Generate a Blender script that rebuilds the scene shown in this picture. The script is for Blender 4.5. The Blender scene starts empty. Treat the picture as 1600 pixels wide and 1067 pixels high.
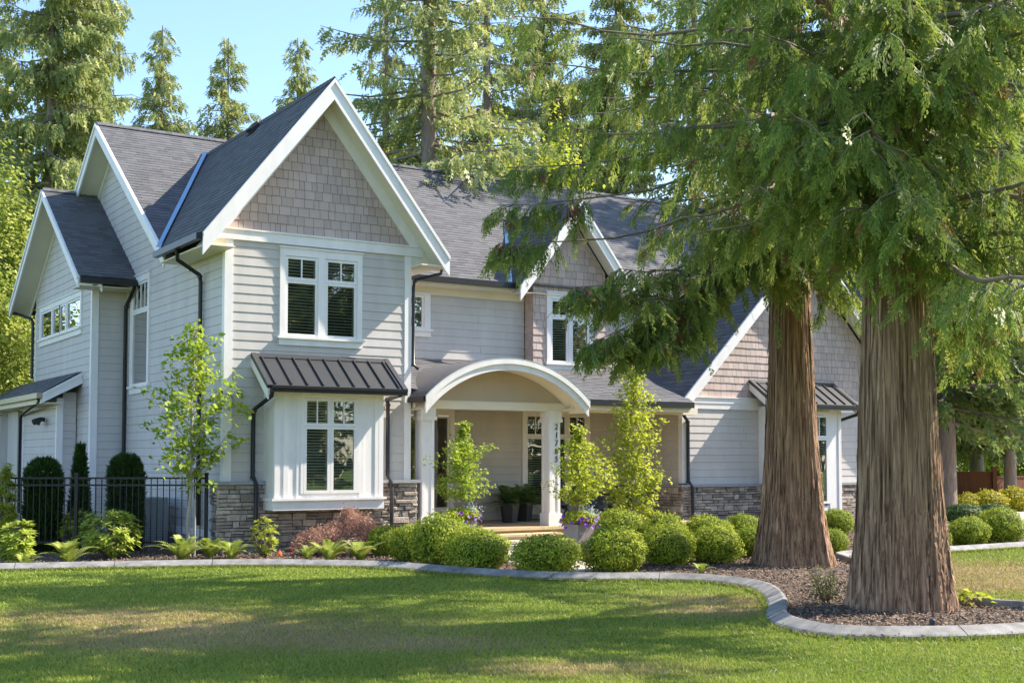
import bpy, math, random
import numpy as np
from mathutils import Vector, Matrix
R = math.radians
scn = bpy.context.scene
COL = scn.collection

# ------------------------------------------------------------------ camera
CAM = Vector((-8.307, -22.949, 1.78))
YAW, TILT, FOC, SHY = R(32.69), R(2.99), 1983.2, 80.05
cd = bpy.data.cameras.new('camera'); cam = bpy.data.objects.new('camera', cd); COL.objects.link(cam)
cam.location = CAM; cam.rotation_euler = (math.pi / 2 + TILT, 0, -YAW)
cd.sensor_width = 36; cd.lens = FOC * 36 / 1600; cd.shift_y = SHY / 1600; cd.clip_end = 2000; cd.clip_start = 0.1
scn.camera = cam

# ------------------------------------------------------------------ light
SUN_DIR = Vector((-1.0, 0.25, -0.92)).normalized()          # the way the light travels
elev = math.asin(-SUN_DIR.z); azim = math.atan2(-SUN_DIR.x, -SUN_DIR.y)
w = bpy.data.worlds.new('World'); scn.world = w; w.use_nodes = True
nt = w.node_tree; bg = nt.nodes['Background']
sky = nt.nodes.new('ShaderNodeTexSky'); sky.sky_type = 'NISHITA'; sky.sun_disc = False
sky.sun_elevation = elev; sky.sun_rotation = azim; sky.air_density = 1.0; sky.dust_density = 0.5; sky.ozone_density = 3.0
nt.links.new(sky.outputs[0], bg.inputs[0]); bg.inputs[1].default_value = 0.138
sd = bpy.data.lights.new('sun', 'SUN'); so = bpy.data.objects.new('sun', sd); COL.objects.link(so)
sd.energy = 4.5; sd.angle = R(0.53); sd.color = (1.0, 0.89, 0.74)
so.rotation_euler = SUN_DIR.to_track_quat('-Z', 'Y').to_euler(); so.location = (30, -20, 30)
scn.view_settings.view_transform = 'Standard'; scn.view_settings.look = 'None'
scn.view_settings.exposure = 1.37; scn.view_settings.gamma = 1
scn.cycles.max_bounces = 8; scn.cycles.diffuse_bounces = 4; scn.cycles.glossy_bounces = 3
scn.cycles.transmission_bounces = 4; scn.cycles.transparent_max_bounces = 8
scn.cycles.caustics_reflective = False; scn.cycles.caustics_refractive = False
scn.cycles.use_denoising = True

# ------------------------------------------------------------------ finding ground points
_fw = Vector((math.sin(YAW) * math.cos(TILT), math.cos(YAW) * math.cos(TILT), math.sin(TILT)))
_rt = Vector((math.cos(YAW), -math.sin(YAW), 0)); _up = _rt.cross(_fw)
def ray(px, py): return _fw + _rt * ((px - 800) / FOC) + _up * ((533.5 + SHY - py) / FOC)
def at(px, py, z=0.0):                                       # the point of the level z seen at a photo pixel
    v = ray(px, py); return CAM + v * ((z - CAM.z) / v.z)
def far(px, dist):                                           # ground point at a distance along the view
    v = Vector((math.sin(YAW), math.cos(YAW), 0)) + _rt * ((px - 800) / FOC)
    p = CAM + v * dist; return Vector((p.x, p.y, 0))
def dep(p): return (Vector(p) - CAM).dot(_fw)
def up_z(py, dist): return CAM.z + (717 - py) / FOC * dist

# ------------------------------------------------------------------ materials
def nd(t, k, **kw):
    n = t.nodes.new(k)
    for a, b in kw.items(): setattr(n, a, b)
    return n
def mat(name, col, rough=0.6, var=0.12, scale=6.0, stretch=(1, 1, 1), bump=0.0, bscale=60.0, spec=0.4, metal=0.0,
        tone=None, col2=None, ramp=None):
    """noise-varied principled; tone = strength with which the per-face tone darkens or lightens; col2 mixes in by noise"""
    m = bpy.data.materials.new(name); m.use_nodes = True; t = m.node_tree; L = t.links.new
    b = t.nodes['Principled BSDF']; b.inputs['Roughness'].default_value = rough
    b.inputs['Specular IOR Level'].default_value = spec; b.inputs['Metallic'].default_value = metal
    tc = nd(t, 'ShaderNodeTexCoord'); mp = nd(t, 'ShaderNodeMapping'); mp.inputs['Scale'].default_value = stretch
    L(tc.outputs['Object'], mp.inputs[0])
    n = nd(t, 'ShaderNodeTexNoise'); n.inputs['Scale'].default_value = scale; n.inputs['Detail'].default_value = 6
    n.inputs['Roughness'].default_value = 0.6
    L(mp.outputs[0], n.inputs[0])
    mx = nd(t, 'ShaderNodeMix', data_type='RGBA'); mx.inputs[6].default_value = (*[c * (1 - var) for c in col], 1)
    c2 = col2 or [min(1, c * (1 + var)) for c in col]
    mx.inputs[7].default_value = (*c2, 1)
    rp = nd(t, 'ShaderNodeValToRGB'); rp.color_ramp.elements[0].position = (ramp or (0.3, 0.7))[0]; rp.color_ramp.elements[1].position = (ramp or (0.3, 0.7))[1]
    L(n.outputs[0], rp.inputs[0]); L(rp.outputs[0], mx.inputs[0])
    out = mx.outputs[2]
    if tone:
        a = nd(t, 'ShaderNodeAttribute', attribute_name='tone')
        ml = nd(t, 'ShaderNodeMath', operation='MULTIPLY_ADD'); L(a.outputs['Fac'], ml.inputs[0])
        ml.inputs[1].default_value = tone * 2; ml.inputs[2].default_value = 1 - tone
        vm = nd(t, 'ShaderNodeVectorMath', operation='SCALE'); L(out, vm.inputs[0]); L(ml.outputs[0], vm.inputs['Scale'])
        out = vm.outputs[0]
    L(out, b.inputs['Base Color'])
    if bump:
        n2 = nd(t, 'ShaderNodeTexNoise'); n2.inputs['Scale'].default_value = bscale; n2.inputs['Detail'].default_value = 4
        L(mp.outputs[0], n2.inputs[0]); bp = nd(t, 'ShaderNodeBump'); bp.inputs['Strength'].default_value = bump
        bp.inputs['Distance'].default_value = 0.02
        L(n2.outputs[0], bp.inputs['Height']); L(bp.outputs[0], b.inputs['Normal'])
    return m
def leafmat(name, lo, mid, hi, trans=0.35, rough=0.5, spec=0.3):
    """leaf colour runs lo-mid-hi with the random tone of each leaf; part of the light passes through"""
    m = bpy.data.materials.new(name); m.use_nodes = True; t = m.node_tree; L = t.links.new
    b = t.nodes['Principled BSDF']; o = t.nodes['Material Output']
    b.inputs['Roughness'].default_value = rough; b.inputs['Specular IOR Level'].default_value = spec
    a = nd(t, 'ShaderNodeAttribute', attribute_name='tone'); rp = nd(t, 'ShaderNodeValToRGB')
    e = rp.color_ramp.elements; e[0].color = (*lo, 1); e[1].color = (*hi, 1); x = e.new(0.5); x.color = (*mid, 1)
    L(a.outputs['Fac'], rp.inputs[0]); L(rp.outputs[0], b.inputs['Base Color'])
    tr = nd(t, 'ShaderNodeBsdfTranslucent'); L(rp.outputs[0], tr.inputs[0])
    ms = nd(t, 'ShaderNodeMixShader'); ms.inputs[0].default_value = trans
    L(b.outputs[0], ms.inputs[1]); L(tr.outputs[0], ms.inputs[2]); L(ms.outputs[0], o.inputs[0])
    return m
def glassmat(name, tint, refl=0.0):
    m = bpy.data.materials.new(name); m.use_nodes = True; t = m.node_tree; L = t.links.new
    for n in list(t.nodes):
        if n.type == 'BSDF_PRINCIPLED': t.nodes.remove(n)
    o = t.nodes['Material Output']
    tr = nd(t, 'ShaderNodeBsdfTransparent'); tr.inputs[0].default_value = (*tint, 1)
    g = nd(t, 'ShaderNodeBsdfGlossy'); g.inputs['Roughness'].default_value = 0.01
    fr = nd(t, 'ShaderNodeFresnel'); fr.inputs[0].default_value = 1.55
    ad = nd(t, 'ShaderNodeMath', operation='MULTIPLY_ADD'); L(fr.outputs[0], ad.inputs[0]); ad.inputs[1].default_value = 1.6; ad.inputs[2].default_value = refl
    tc = nd(t, 'ShaderNodeTexCoord'); n = nd(t, 'ShaderNodeTexNoise'); n.inputs['Scale'].default_value = 1.3
    L(tc.outputs['Object'], n.inputs[0]); bp = nd(t, 'ShaderNodeBump'); bp.inputs['Strength'].default_value = 0.05; bp.inputs['Distance'].default_value = 0.1
    L(n.outputs[0], bp.inputs['Height']); L(bp.outputs[0], g.inputs['Normal'])
    ms = nd(t, 'ShaderNodeMixShader'); L(ad.outputs[0], ms.inputs[0]); L(tr.outputs[0], ms.inputs[1]); L(g.outputs[0], ms.inputs[2])
    L(ms.outputs[0], o.inputs[0]); return m

SIDING = mat('siding paint', (0.535, 0.503, 0.482), 0.6, 0.08, 1.6, stretch=(1.5, 1.5, 0.5), tone=0.06, bump=0.05, bscale=90)
TRIM = mat('white trim paint', (0.80, 0.775, 0.765), 0.5, 0.07, 2.5, stretch=(1.5, 1.5, 0.6))
CREAM = mat('cream soffit paint', (0.78, 0.71, 0.57), 0.55, 0.04, 2.0)
SOFFIT = mat('vented soffit', (0.70, 0.67, 0.58), 0.6, 0.04, 2.0)
TAUPE = mat('taupe shingle stain', (0.50, 0.395, 0.36), 0.75, 0.08, 5.0, tone=0.14, bump=0.15, bscale=50, stretch=(1, 1, 0.25))
TAUPE_D = mat('gap behind shingles', (0.07, 0.06, 0.055), 0.9)
PANEL = mat('smooth taupe panel', (0.52, 0.43, 0.34), 0.7, 0.04, 2.0)
ROOF = mat('asphalt roof shingles', (0.110, 0.111, 0.119), 0.8, 0.16, 40, tone=0.21, bump=0.4, bscale=220, spec=0.35)
METAL = mat('dark standing seam metal', (0.07, 0.072, 0.078), 0.38, 0.06, 3.0, spec=0.5, metal=0.35)
BLACK = mat('black aluminium', (0.018, 0.018, 0.02), 0.35, 0.1, 3.0)
FLASH = mat('galvanised flashing', (0.26, 0.40, 0.50), 0.22, 0.05, 3.0, metal=1.0)  # blue of the reflected sky is put into the metal's colour
STONE = mat('ledge stone', (0.34, 0.305, 0.285), 0.85, 0.3, 7.0, tone=0.40, bump=0.9, bscale=28, col2=(0.48, 0.40, 0.33))
MORTAR = mat('mortar', (0.055, 0.05, 0.048), 0.95, 0.2, 20)
CAP = mat('stone cap', (0.30, 0.31, 0.33), 0.8, 0.12, 9.0, bump=0.3)
CONC = mat('foundation concrete', (0.33, 0.34, 0.36), 0.85, 0.12, 6.0, bump=0.2)
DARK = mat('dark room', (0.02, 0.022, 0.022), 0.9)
BLIND = mat('window blind slats', (0.78, 0.78, 0.74), 0.6, 0.03)
GLASS = glassmat('window glass', (0.82, 0.87, 0.84), 0.15)
GLASS_B = glassmat('leaded window glass', (0.35, 0.55, 0.62), 0.45)  # blue tint puts the reflected sky into the glass colour
LEAD = mat('lead came', (0.05, 0.06, 0.07), 0.5)
DECK = mat('tan porch pavers', (0.50, 0.37, 0.23), 0.7, 0.15, 5.0, bump=0.2)
NOSE = mat('sandstone step edge', (0.55, 0.44, 0.27), 0.7, 0.12, 8.0)
PATH = mat('concrete paving', (0.54, 0.48, 0.40), 0.85, 0.10, 3.0, bump=0.2, bscale=120)
KERB = mat('kerb concrete', (0.235, 0.23, 0.225), 0.85, 0.4, 5.0, bump=0.4, bscale=90)
MULCH = mat('bark mulch', (0.085, 0.06, 0.045), 0.95, 0.45, 24, tone=None, bump=1.0, bscale=70, col2=(0.15, 0.105, 0.075))
CHIP = mat('bark chips', (0.20, 0.145, 0.11), 0.9, 0.3, 30, tone=0.6)
BARK = mat('cedar bark', (0.185, 0.092, 0.052), 0.9, 0.5, 6.0, stretch=(5, 5, 0.16), bump=1.0, bscale=14, tone=0.16, col2=(0.50, 0.315, 0.20), ramp=(0.34, 0.66))
BARK2 = mat('grey bark', (0.24, 0.19, 0.165), 0.9, 0.35, 5.0, stretch=(5, 5, 0.6), bump=0.8, bscale=16)
TWIG = mat('grey brown twigs', (0.22, 0.175, 0.14), 0.85, 0.25, 6)
PALE = mat('pale smooth bark', (0.36, 0.31, 0.25), 0.8, 0.2, 9, stretch=(1, 1, .3))
FENCEWOOD = mat('red brown stained fence boards', (0.17, 0.06, 0.03), 0.75, 0.25, 6, stretch=(6, 6, .5))
IRON = mat('black fence steel', (0.012, 0.012, 0.013), 0.45)
POTGREY = mat('taupe planter', (0.26, 0.235, 0.22), 0.65, 0.08, 4)
POTBLACK = mat('black planter', (0.03, 0.03, 0.032), 0.5)
CHAIRM = mat('slate painted wood', (0.10, 0.115, 0.15), 0.6)
PLASTIC = mat('dark lamp housing', (0.03, 0.035, 0.04), 0.4)

LF_CEDAR = leafmat('cedar sprays', (0.104, 0.173, 0.037), (0.246, 0.320, 0.061), (0.506, 0.501, 0.114), 0.5)
LF_DEAD = leafmat('browned cedar sprays', (0.16, 0.08, 0.03), (0.24, 0.13, 0.05), (0.34, 0.20, 0.08), 0.3)
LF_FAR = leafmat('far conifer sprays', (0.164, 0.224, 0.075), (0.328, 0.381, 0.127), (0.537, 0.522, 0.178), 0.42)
LF_FAR2 = leafmat('shade darkened conifer sprays', (0.081, 0.138, 0.046), (0.161, 0.230, 0.069), (0.310, 0.345, 0.098), 0.45)  # darker copy of the far sprays, shade put into the leaf colour
LF_BOX = leafmat('boxwood leaves', (0.107, 0.176, 0.020), (0.268, 0.340, 0.033), (0.473, 0.505, 0.066), 0.27, 0.6, 0.12)
LF_YEW = leafmat('yew needles', (0.018, 0.05, 0.01), (0.04, 0.085, 0.018), (0.08, 0.135, 0.03), 0.2)
LF_RHODO = leafmat('rhododendron leaves', (0.166, 0.248, 0.028), (0.344, 0.427, 0.055), (0.524, 0.552, 0.097), 0.35)
LF_FERN = leafmat('fern fronds', (0.173, 0.245, 0.043), (0.317, 0.389, 0.072), (0.475, 0.504, 0.130), 0.35)
LF_FERND = leafmat('dark fern fronds', (0.065, 0.130, 0.033), (0.130, 0.221, 0.065), (0.234, 0.338, 0.104), 0.3)
LF_MAPLE = leafmat('red maple leaves', (0.214, 0.113, 0.087), (0.443, 0.243, 0.183), (0.600, 0.383, 0.278), 0.3)
LF_YOUNG = leafmat('young tree leaves', (0.150, 0.250, 0.025), (0.312, 0.425, 0.037), (0.475, 0.525, 0.075), 0.52)
LF_LIME = leafmat('lime green leaves', (0.216, 0.304, 0.025), (0.418, 0.481, 0.044), (0.582, 0.582, 0.089), 0.55)
LF_GOLD = leafmat('golden shrub leaves', (0.25, 0.27, 0.02), (0.42, 0.40, 0.03), (0.52, 0.47, 0.06), 0.35)
LF_DECID = leafmat('maple tree leaves', (0.176, 0.243, 0.041), (0.324, 0.392, 0.068), (0.486, 0.499, 0.108), 0.4)
LF_SILVER = leafmat('silver foliage', (0.35, 0.42, 0.44), (0.48, 0.55, 0.56), (0.6, 0.66, 0.66), 0.2)
PETAL = leafmat('purple petals', (0.16, 0.03, 0.36), (0.27, 0.06, 0.5), (0.42, 0.12, 0.62), 0.3)
GRASS = leafmat('grass blades', (0.166, 0.231, 0.043), (0.325, 0.377, 0.070), (0.559, 0.522, 0.154), 0.35, 0.55, 0.2)

# ------------------------------------------------------------------ mesh helpers
def link(o, parent=None):
    COL.objects.link(o)
    if parent is not None: o.parent = parent
    return o
def tag(o, label=None, cat=None, group=None, kind=None):
    if label: o['label'] = label
    if cat: o['category'] = cat
    if group: o['group'] = group
    if kind: o['kind'] = kind
    return o
def empty(name, loc, label, cat, group=None):
    o = bpy.data.objects.new(name, None); o.location = loc; o.empty_display_size = 0.2
    return tag(link(o), label, cat, group)
class MB:
    def __init__(s): s.v = []; s.f = []; s.t = []; s.m = []; s.sm = []; s.pid = []; s.n = 0
    def add(s, vs, fs, tone=0.5, m=0, smooth=False):
        b = len(s.v); s.n += 1; s.pid.extend([s.n] * len(fs)); s.v.extend([tuple(p) for p in vs])
        for f in fs: s.f.append([b + i for i in f]); s.t.append(tone); s.m.append(m); s.sm.append(smooth)
    def quad(s, a, b, c, d, tone=0.5, m=0): s.add([a, b, c, d], [(0, 1, 2, 3)], tone, m)
    def obox(s, o, u, v, w, tone=0.5, m=0):
        o, u, v, w = map(Vector, (o, u, v, w)); p = [o, o + u, o + u + v, o + v]; p += [q + w for q in p]
        s.add(p, [(0, 3, 2, 1), (4, 5, 6, 7), (0, 1, 5, 4), (1, 2, 6, 5), (2, 3, 7, 6), (3, 0, 4, 7)], tone, m)
    def box(s, x0, x1, y0, y1, z0, z1, tone=0.5, m=0): s.obox((x0, y0, z0), (x1 - x0, 0, 0), (0, y1 - y0, 0), (0, 0, z1 - z0), tone, m)
    def prism(s, poly, ext, tone=0.5, m=0):
        poly = [Vector(p) for p in poly]; e = Vector(ext); n = len(poly)
        s.add(poly + [p + e for p in poly], [tuple(range(n - 1, -1, -1)), tuple(range(n, 2 * n))] +
              [(i, (i + 1) % n, n + (i + 1) % n, n + i) for i in range(n)], tone, m)
    def tube(s, pts, rad, n=8, tone=0.5, m=0, caps=True):
        pts = [Vector(p) for p in pts]; k = len(pts); rad = rad if isinstance(rad, (list, tuple)) else [rad] * k
        vs = []; prev = None
        for i, p in enumerate(pts):
            d = (pts[min(i + 1, k - 1)] - pts[max(i - 1, 0)]).normalized()
            if prev is None: a = d.orthogonal().normalized()
            else:
                a = prev - d * prev.dot(d); a = a.normalized() if a.length > 1e-6 else d.orthogonal().normalized()
            prev = a; b = d.cross(a)
            for j in range(n):
                q = 2 * math.pi * j / n; vs.append(p + (a * math.cos(q) + b * math.sin(q)) * rad[i])
        fs = [(i * n + j, i * n + (j + 1) % n, (i + 1) * n + (j + 1) % n, (i + 1) * n + j) for i in range(k - 1) for j in range(n)]
        s.add(vs, fs, tone, m, True)
        if caps: s.add(vs[:n], [tuple(range(n - 1, -1, -1))], tone, m); s.add(vs[-n:], [tuple(range(n))], tone, m)
    def split(s, name, mats, parent=None):
        """every piece added becomes a part of its own"""
        out = []; i = 0
        while i < len(s.f):
            j = i; ids = set(s.f[i])
            while j + 1 < len(s.f) and s.pid[j + 1] == s.pid[i]: j += 1
            q = MB(); lo = min(min(f) for f in s.f[i:j + 1]); hi = max(max(f) for f in s.f[i:j + 1]) + 1
            q.v = s.v[lo:hi]; q.f = [[k - lo for k in f] for f in s.f[i:j + 1]]; q.t = s.t[i:j + 1]; q.m = s.m[i:j + 1]; q.sm = s.sm[i:j + 1]
            out.append(q.build(name, mats, parent)); i = j + 1
        return out
    def build(s, name, mats, parent=None, loc=None):
        me = bpy.data.meshes.new(name); me.from_pydata(s.v, [], s.f)
        for q in (mats if isinstance(mats, (list, tuple)) else [mats]): me.materials.append(q)
        if s.f:
            me.polygons.foreach_set('material_index', s.m); me.polygons.foreach_set('use_smooth', s.sm)
            at_ = me.attributes.new('tone', 'FLOAT', 'FACE'); at_.data.foreach_set('value', s.t)
        me.update(); o = bpy.data.objects.new(name, me)
        if loc is not None: o.location = loc
        return link(o, parent)
def quads(name, Q, tone, m, parent=None, loc=None, nv=4, extra=None):
    """one mesh from an (N, nv, 3) array of faces, each with its own tone"""
    Q = np.asarray(Q, np.float32); N = len(Q); me = bpy.data.meshes.new(name)
    me.vertices.add(N * nv); me.vertices.foreach_set('co', Q.reshape(-1))
    me.loops.add(N * nv); me.loops.foreach_set('vertex_index', np.arange(N * nv, dtype=np.int32))
    me.polygons.add(N); me.polygons.foreach_set('loop_start', np.arange(0, N * nv, nv, dtype=np.int32))
    me.update(calc_edges=True)
    a = me.attributes.new('tone', 'FLOAT', 'FACE'); a.data.foreach_set('value', np.clip(np.asarray(tone, np.float32), 0, 1))
    for q in (m if isinstance(m, (list, tuple)) else [m]): me.materials.append(q)
    if extra is not None: me.polygons.foreach_set('material_index', np.asarray(extra, np.int32))
    o = bpy.data.objects.new(name, me)
    if loc is not None: o.location = loc
    return link(o, parent)
def nrm(a): return a / np.maximum(np.linalg.norm(a, axis=-1, keepdims=True), 1e-9)
def leaves(P, out, size, rng, aspect=0.45, spread=0.9, droop=0.0):
    """rhombic leaves at P, each lying roughly square to `out` with a random turn"""
    N = len(P); out = nrm(out + rng.normal(0, spread * 0.6, (N, 3)))
    a = nrm(np.cross(out, rng.normal(0, 1, (N, 3)))); a[:, 2] -= droop; a = nrm(a); b = nrm(np.cross(out, a))
    s = (size * rng.uniform(0.7, 1.3, N))[:, None]
    return np.stack([P, P + a * s * .5 + b * s * aspect * .5, P + a * s, P + a * s * .5 - b * s * aspect * .5], 1)
# ------------------------------------------------------------------ surfaces laid in courses
rg = random.Random(5)
def lap(mb, O, U, V, N, v0, v1, expo, ext, lip=0.013, tabs=None, gap=0.0, jig=0.0, trange=(0.2, 0.8), base=0.0, wob=0.0):
    O, U, V, N = map(Vector, (O, U, V, N)); v = v0
    while v < v1 - 1e-4:
        t_ = min(v + expo, v1); A = ext(v + 1e-3); B = ext(t_ - 1e-3)
        if len(A) != len(B): A = B = ext((v + t_) / 2)
        for (a0, a1), (b0, b1) in zip(A, B):
            if a1 - a0 < 1e-3 and b1 - b0 < 1e-3: continue
            if a1 < a0: a0 = a1 = (a0 + a1) / 2
            if b1 < b0: b0 = b1 = (b0 + b1) / 2
            lo, hi = min(a0, b0), max(a1, b1); cuts = [lo]
            if tabs:
                x = lo - rg.uniform(0, tabs[1])
                while x < hi:
                    x += rg.uniform(*tabs)
                    if lo + 0.02 < x < hi - 0.02: cuts.append(x)
            cuts.append(hi)
            if not tabs and lip > 0:                         # plain lap board with a lower chamfer added to draw a shade line
                k = .009
                if a1 - a0 > 2.2 and abs(a0 - b0) + abs(a1 - b1) < .02:
                    c = a0 + (a1 - a0) * rg.uniform(.2, .8)
                    for e0, e1 in ((a0, c - .0025), (c + .0025, a1)):
                        p = [O + U * e0 + V * (v + k) + N * (base + lip), O + U * e1 + V * (v + k) + N * (base + lip), O + U * e1 + V * t_ + N * (base + .001), O + U * e0 + V * t_ + N * (base + .001),
                             O + U * e0 + V * v + N * (base + lip - .007), O + U * e1 + V * v + N * (base + lip - .007), O + U * e0 + V * (v + .001) + N * (base - .004), O + U * e1 + V * (v + .001) + N * (base - .004)]
                        mb.add(p, [(0, 1, 2, 3), (4, 5, 1, 0), (6, 7, 5, 4)], rg.uniform(*trange))
                    continue
                p = [O + U * a0 + V * (v + k) + N * (base + lip), O + U * a1 + V * (v + k) + N * (base + lip), O + U * b1 + V * t_ + N * (base + .001), O + U * b0 + V * t_ + N * (base + .001),
                     O + U * a0 + V * v + N * (base + lip - .007), O + U * a1 + V * v + N * (base + lip - .007), O + U * a0 + V * (v + .001) + N * (base - .004), O + U * a1 + V * (v + .001) + N * (base - .004)]
                mb.add(p, [(0, 1, 2, 3), (4, 5, 1, 0), (6, 7, 5, 4)], rg.uniform(*trange)); continue
            for c0, c1 in zip(cuts[:-1], cuts[1:]):
                g = gap / 2; l = lip + (rg.uniform(0, jig) if jig else 0)
                q0, q1 = max(a0, min(a1, c0 + g)), max(a0, min(a1, c1 - g))
                r0, r1 = max(b0, min(b1, c0 + g)), max(b0, min(b1, c1 - g))
                if q1 - q0 < 1e-3 and r1 - r0 < 1e-3: continue
                d0 = rg.uniform(-wob, wob) if wob else 0
                p = [O + U * q0 + V * (v + d0) + N * (base + l), O + U * q1 + V * (v + d0) + N * (base + l),
                     O + U * r1 + V * t_ + N * (base + .001), O + U * r0 + V * t_ + N * (base + .001),
                     O + U * q0 + V * (v + d0) + N * (base - .004), O + U * q1 + V * (v + d0) + N * (base - .004)]
                mb.add(p, [(0, 1, 2, 3), (4, 5, 1, 0)], rg.uniform(*trange))
        v = t_
def rect(u0, u1, holes=()):
    def f(z):
        iv = [(u0, u1)]
        for (h0, h1, k0, k1) in holes:
            if k0 < z < k1: iv = [p for a, b in iv for p in ((a, min(b, h0)), (max(a, h1), b)) if p[1] - p[0] > 1e-3]
        return iv
    return f
class WF:                                                    # a wall's own frame: u along it, z up, n outward
    def __init__(s, O, U, N): s.O, s.U, s.N = Vector(O), Vector(U), Vector(N)
    def p(s, u, z, n=0): return s.O + s.U * u + Vector((0, 0, z)) + s.N * n
    def box(s, mb, u0, u1, z0, z1, n0, n1, tone=0.5, m=0):
        mb.obox(s.p(u0, z0, n0), s.U * (u1 - u0), Vector((0, 0, z1 - z0)), s.N * (n1 - n0), tone, m)
def siding(name, fr, u0, u1, z0, z1, holes=(), ext=None, parent=None, label=None):
    mb = MB(); lap(mb, fr.O, fr.U, (0, 0, 1), fr.N, z0, z1, 0.178, ext or rect(u0, u1, holes), 0.013, trange=(0.3, 0.7))
    o = mb.build(name, SIDING, parent)
    if label: o['label'] = label
    return o
def shingled(name, fr, z0, z1, ext, parent=None, off=0.0):
    mb = MB(); lap(mb, fr.O, fr.U, (0, 0, 1), fr.N, z0, z1, 0.178, ext, 0.014, tabs=(0.10, 0.24), gap=0.007, jig=0.004, trange=(0.1, 0.9), wob=0.004, base=off)
    o = mb.build(name, TAUPE, parent)
    mb = MB(); lap(mb, fr.O, fr.U, (0, 0, 1), fr.N, z0, z1, 0.178, ext, -0.008, base=off - .006)
    mb.build('backing', TAUPE_D, o); return o
def roofing(mb, O, U, V, N, L, ext):
    lap(mb, O, U, V, N, 0, L, 0.142, ext, 0.005, tabs=(0.16, 0.34), jig=0.006, trange=(0.05, 0.95), wob=0.001)
def stonework(mb, fr, u0, u1, z0, z1, seed, dep=0.12):
    r = random.Random(seed); z = z0; fr.box(mb, u0 + .02, u1 - .02, z0, z1, 0, dep - .035, 0.4, 1)
    while z < z1 - 0.02:
        h = min(r.choice([0.06, 0.08, 0.10, 0.13, 0.16]), z1 - z)
        if z1 - z - h < 0.04: h = z1 - z
        u = u0
        while u < u1 - 0.02:
            wd = r.uniform(0.12, 0.40); wd = min(wd, u1 - u)
            if u1 - u - wd < 0.08: wd = u1 - u
            sub = [(z, h)] if h < 0.1 or r.random() < .5 else [(z, h * .45), (z + h * .45, h * .55)]
            for (zz, hh) in sub:
                j = lambda s=.007: r.uniform(-s, s); n1 = dep + r.uniform(-.028, .024); g = .005
                c = [(u + g + j(), zz + g + j(.004)), (u + wd - g + j(), zz + g + j(.004)), (u + wd - g + j(), zz + hh - g + j(.004)), (u + g + j(), zz + hh - g + j(.004))]
                e = .012
                inn = [(c[0][0] + e, c[0][1] + e * .7), (c[1][0] - e, c[1][1] + e * .7), (c[2][0] - e, c[2][1] - e * .7), (c[3][0] + e, c[3][1] - e * .7)]
                vs = [fr.p(a, b, dep - .05) for a, b in c] + [fr.p(a, b, n1 - .012) for a, b in c] + [fr.p(a, b, n1 + j(.006)) for a, b in inn]
                fs = [(8, 9, 10, 11)] + [(i, (i + 1) % 4, 4 + (i + 1) % 4, 4 + i) for i in range(4)] + [(4 + i, 4 + (i + 1) % 4, 8 + (i + 1) % 4, 8 + i) for i in range(4)]
                mb.add(vs, fs, r.random() ** 1.2)
            u += wd
        z += h
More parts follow.
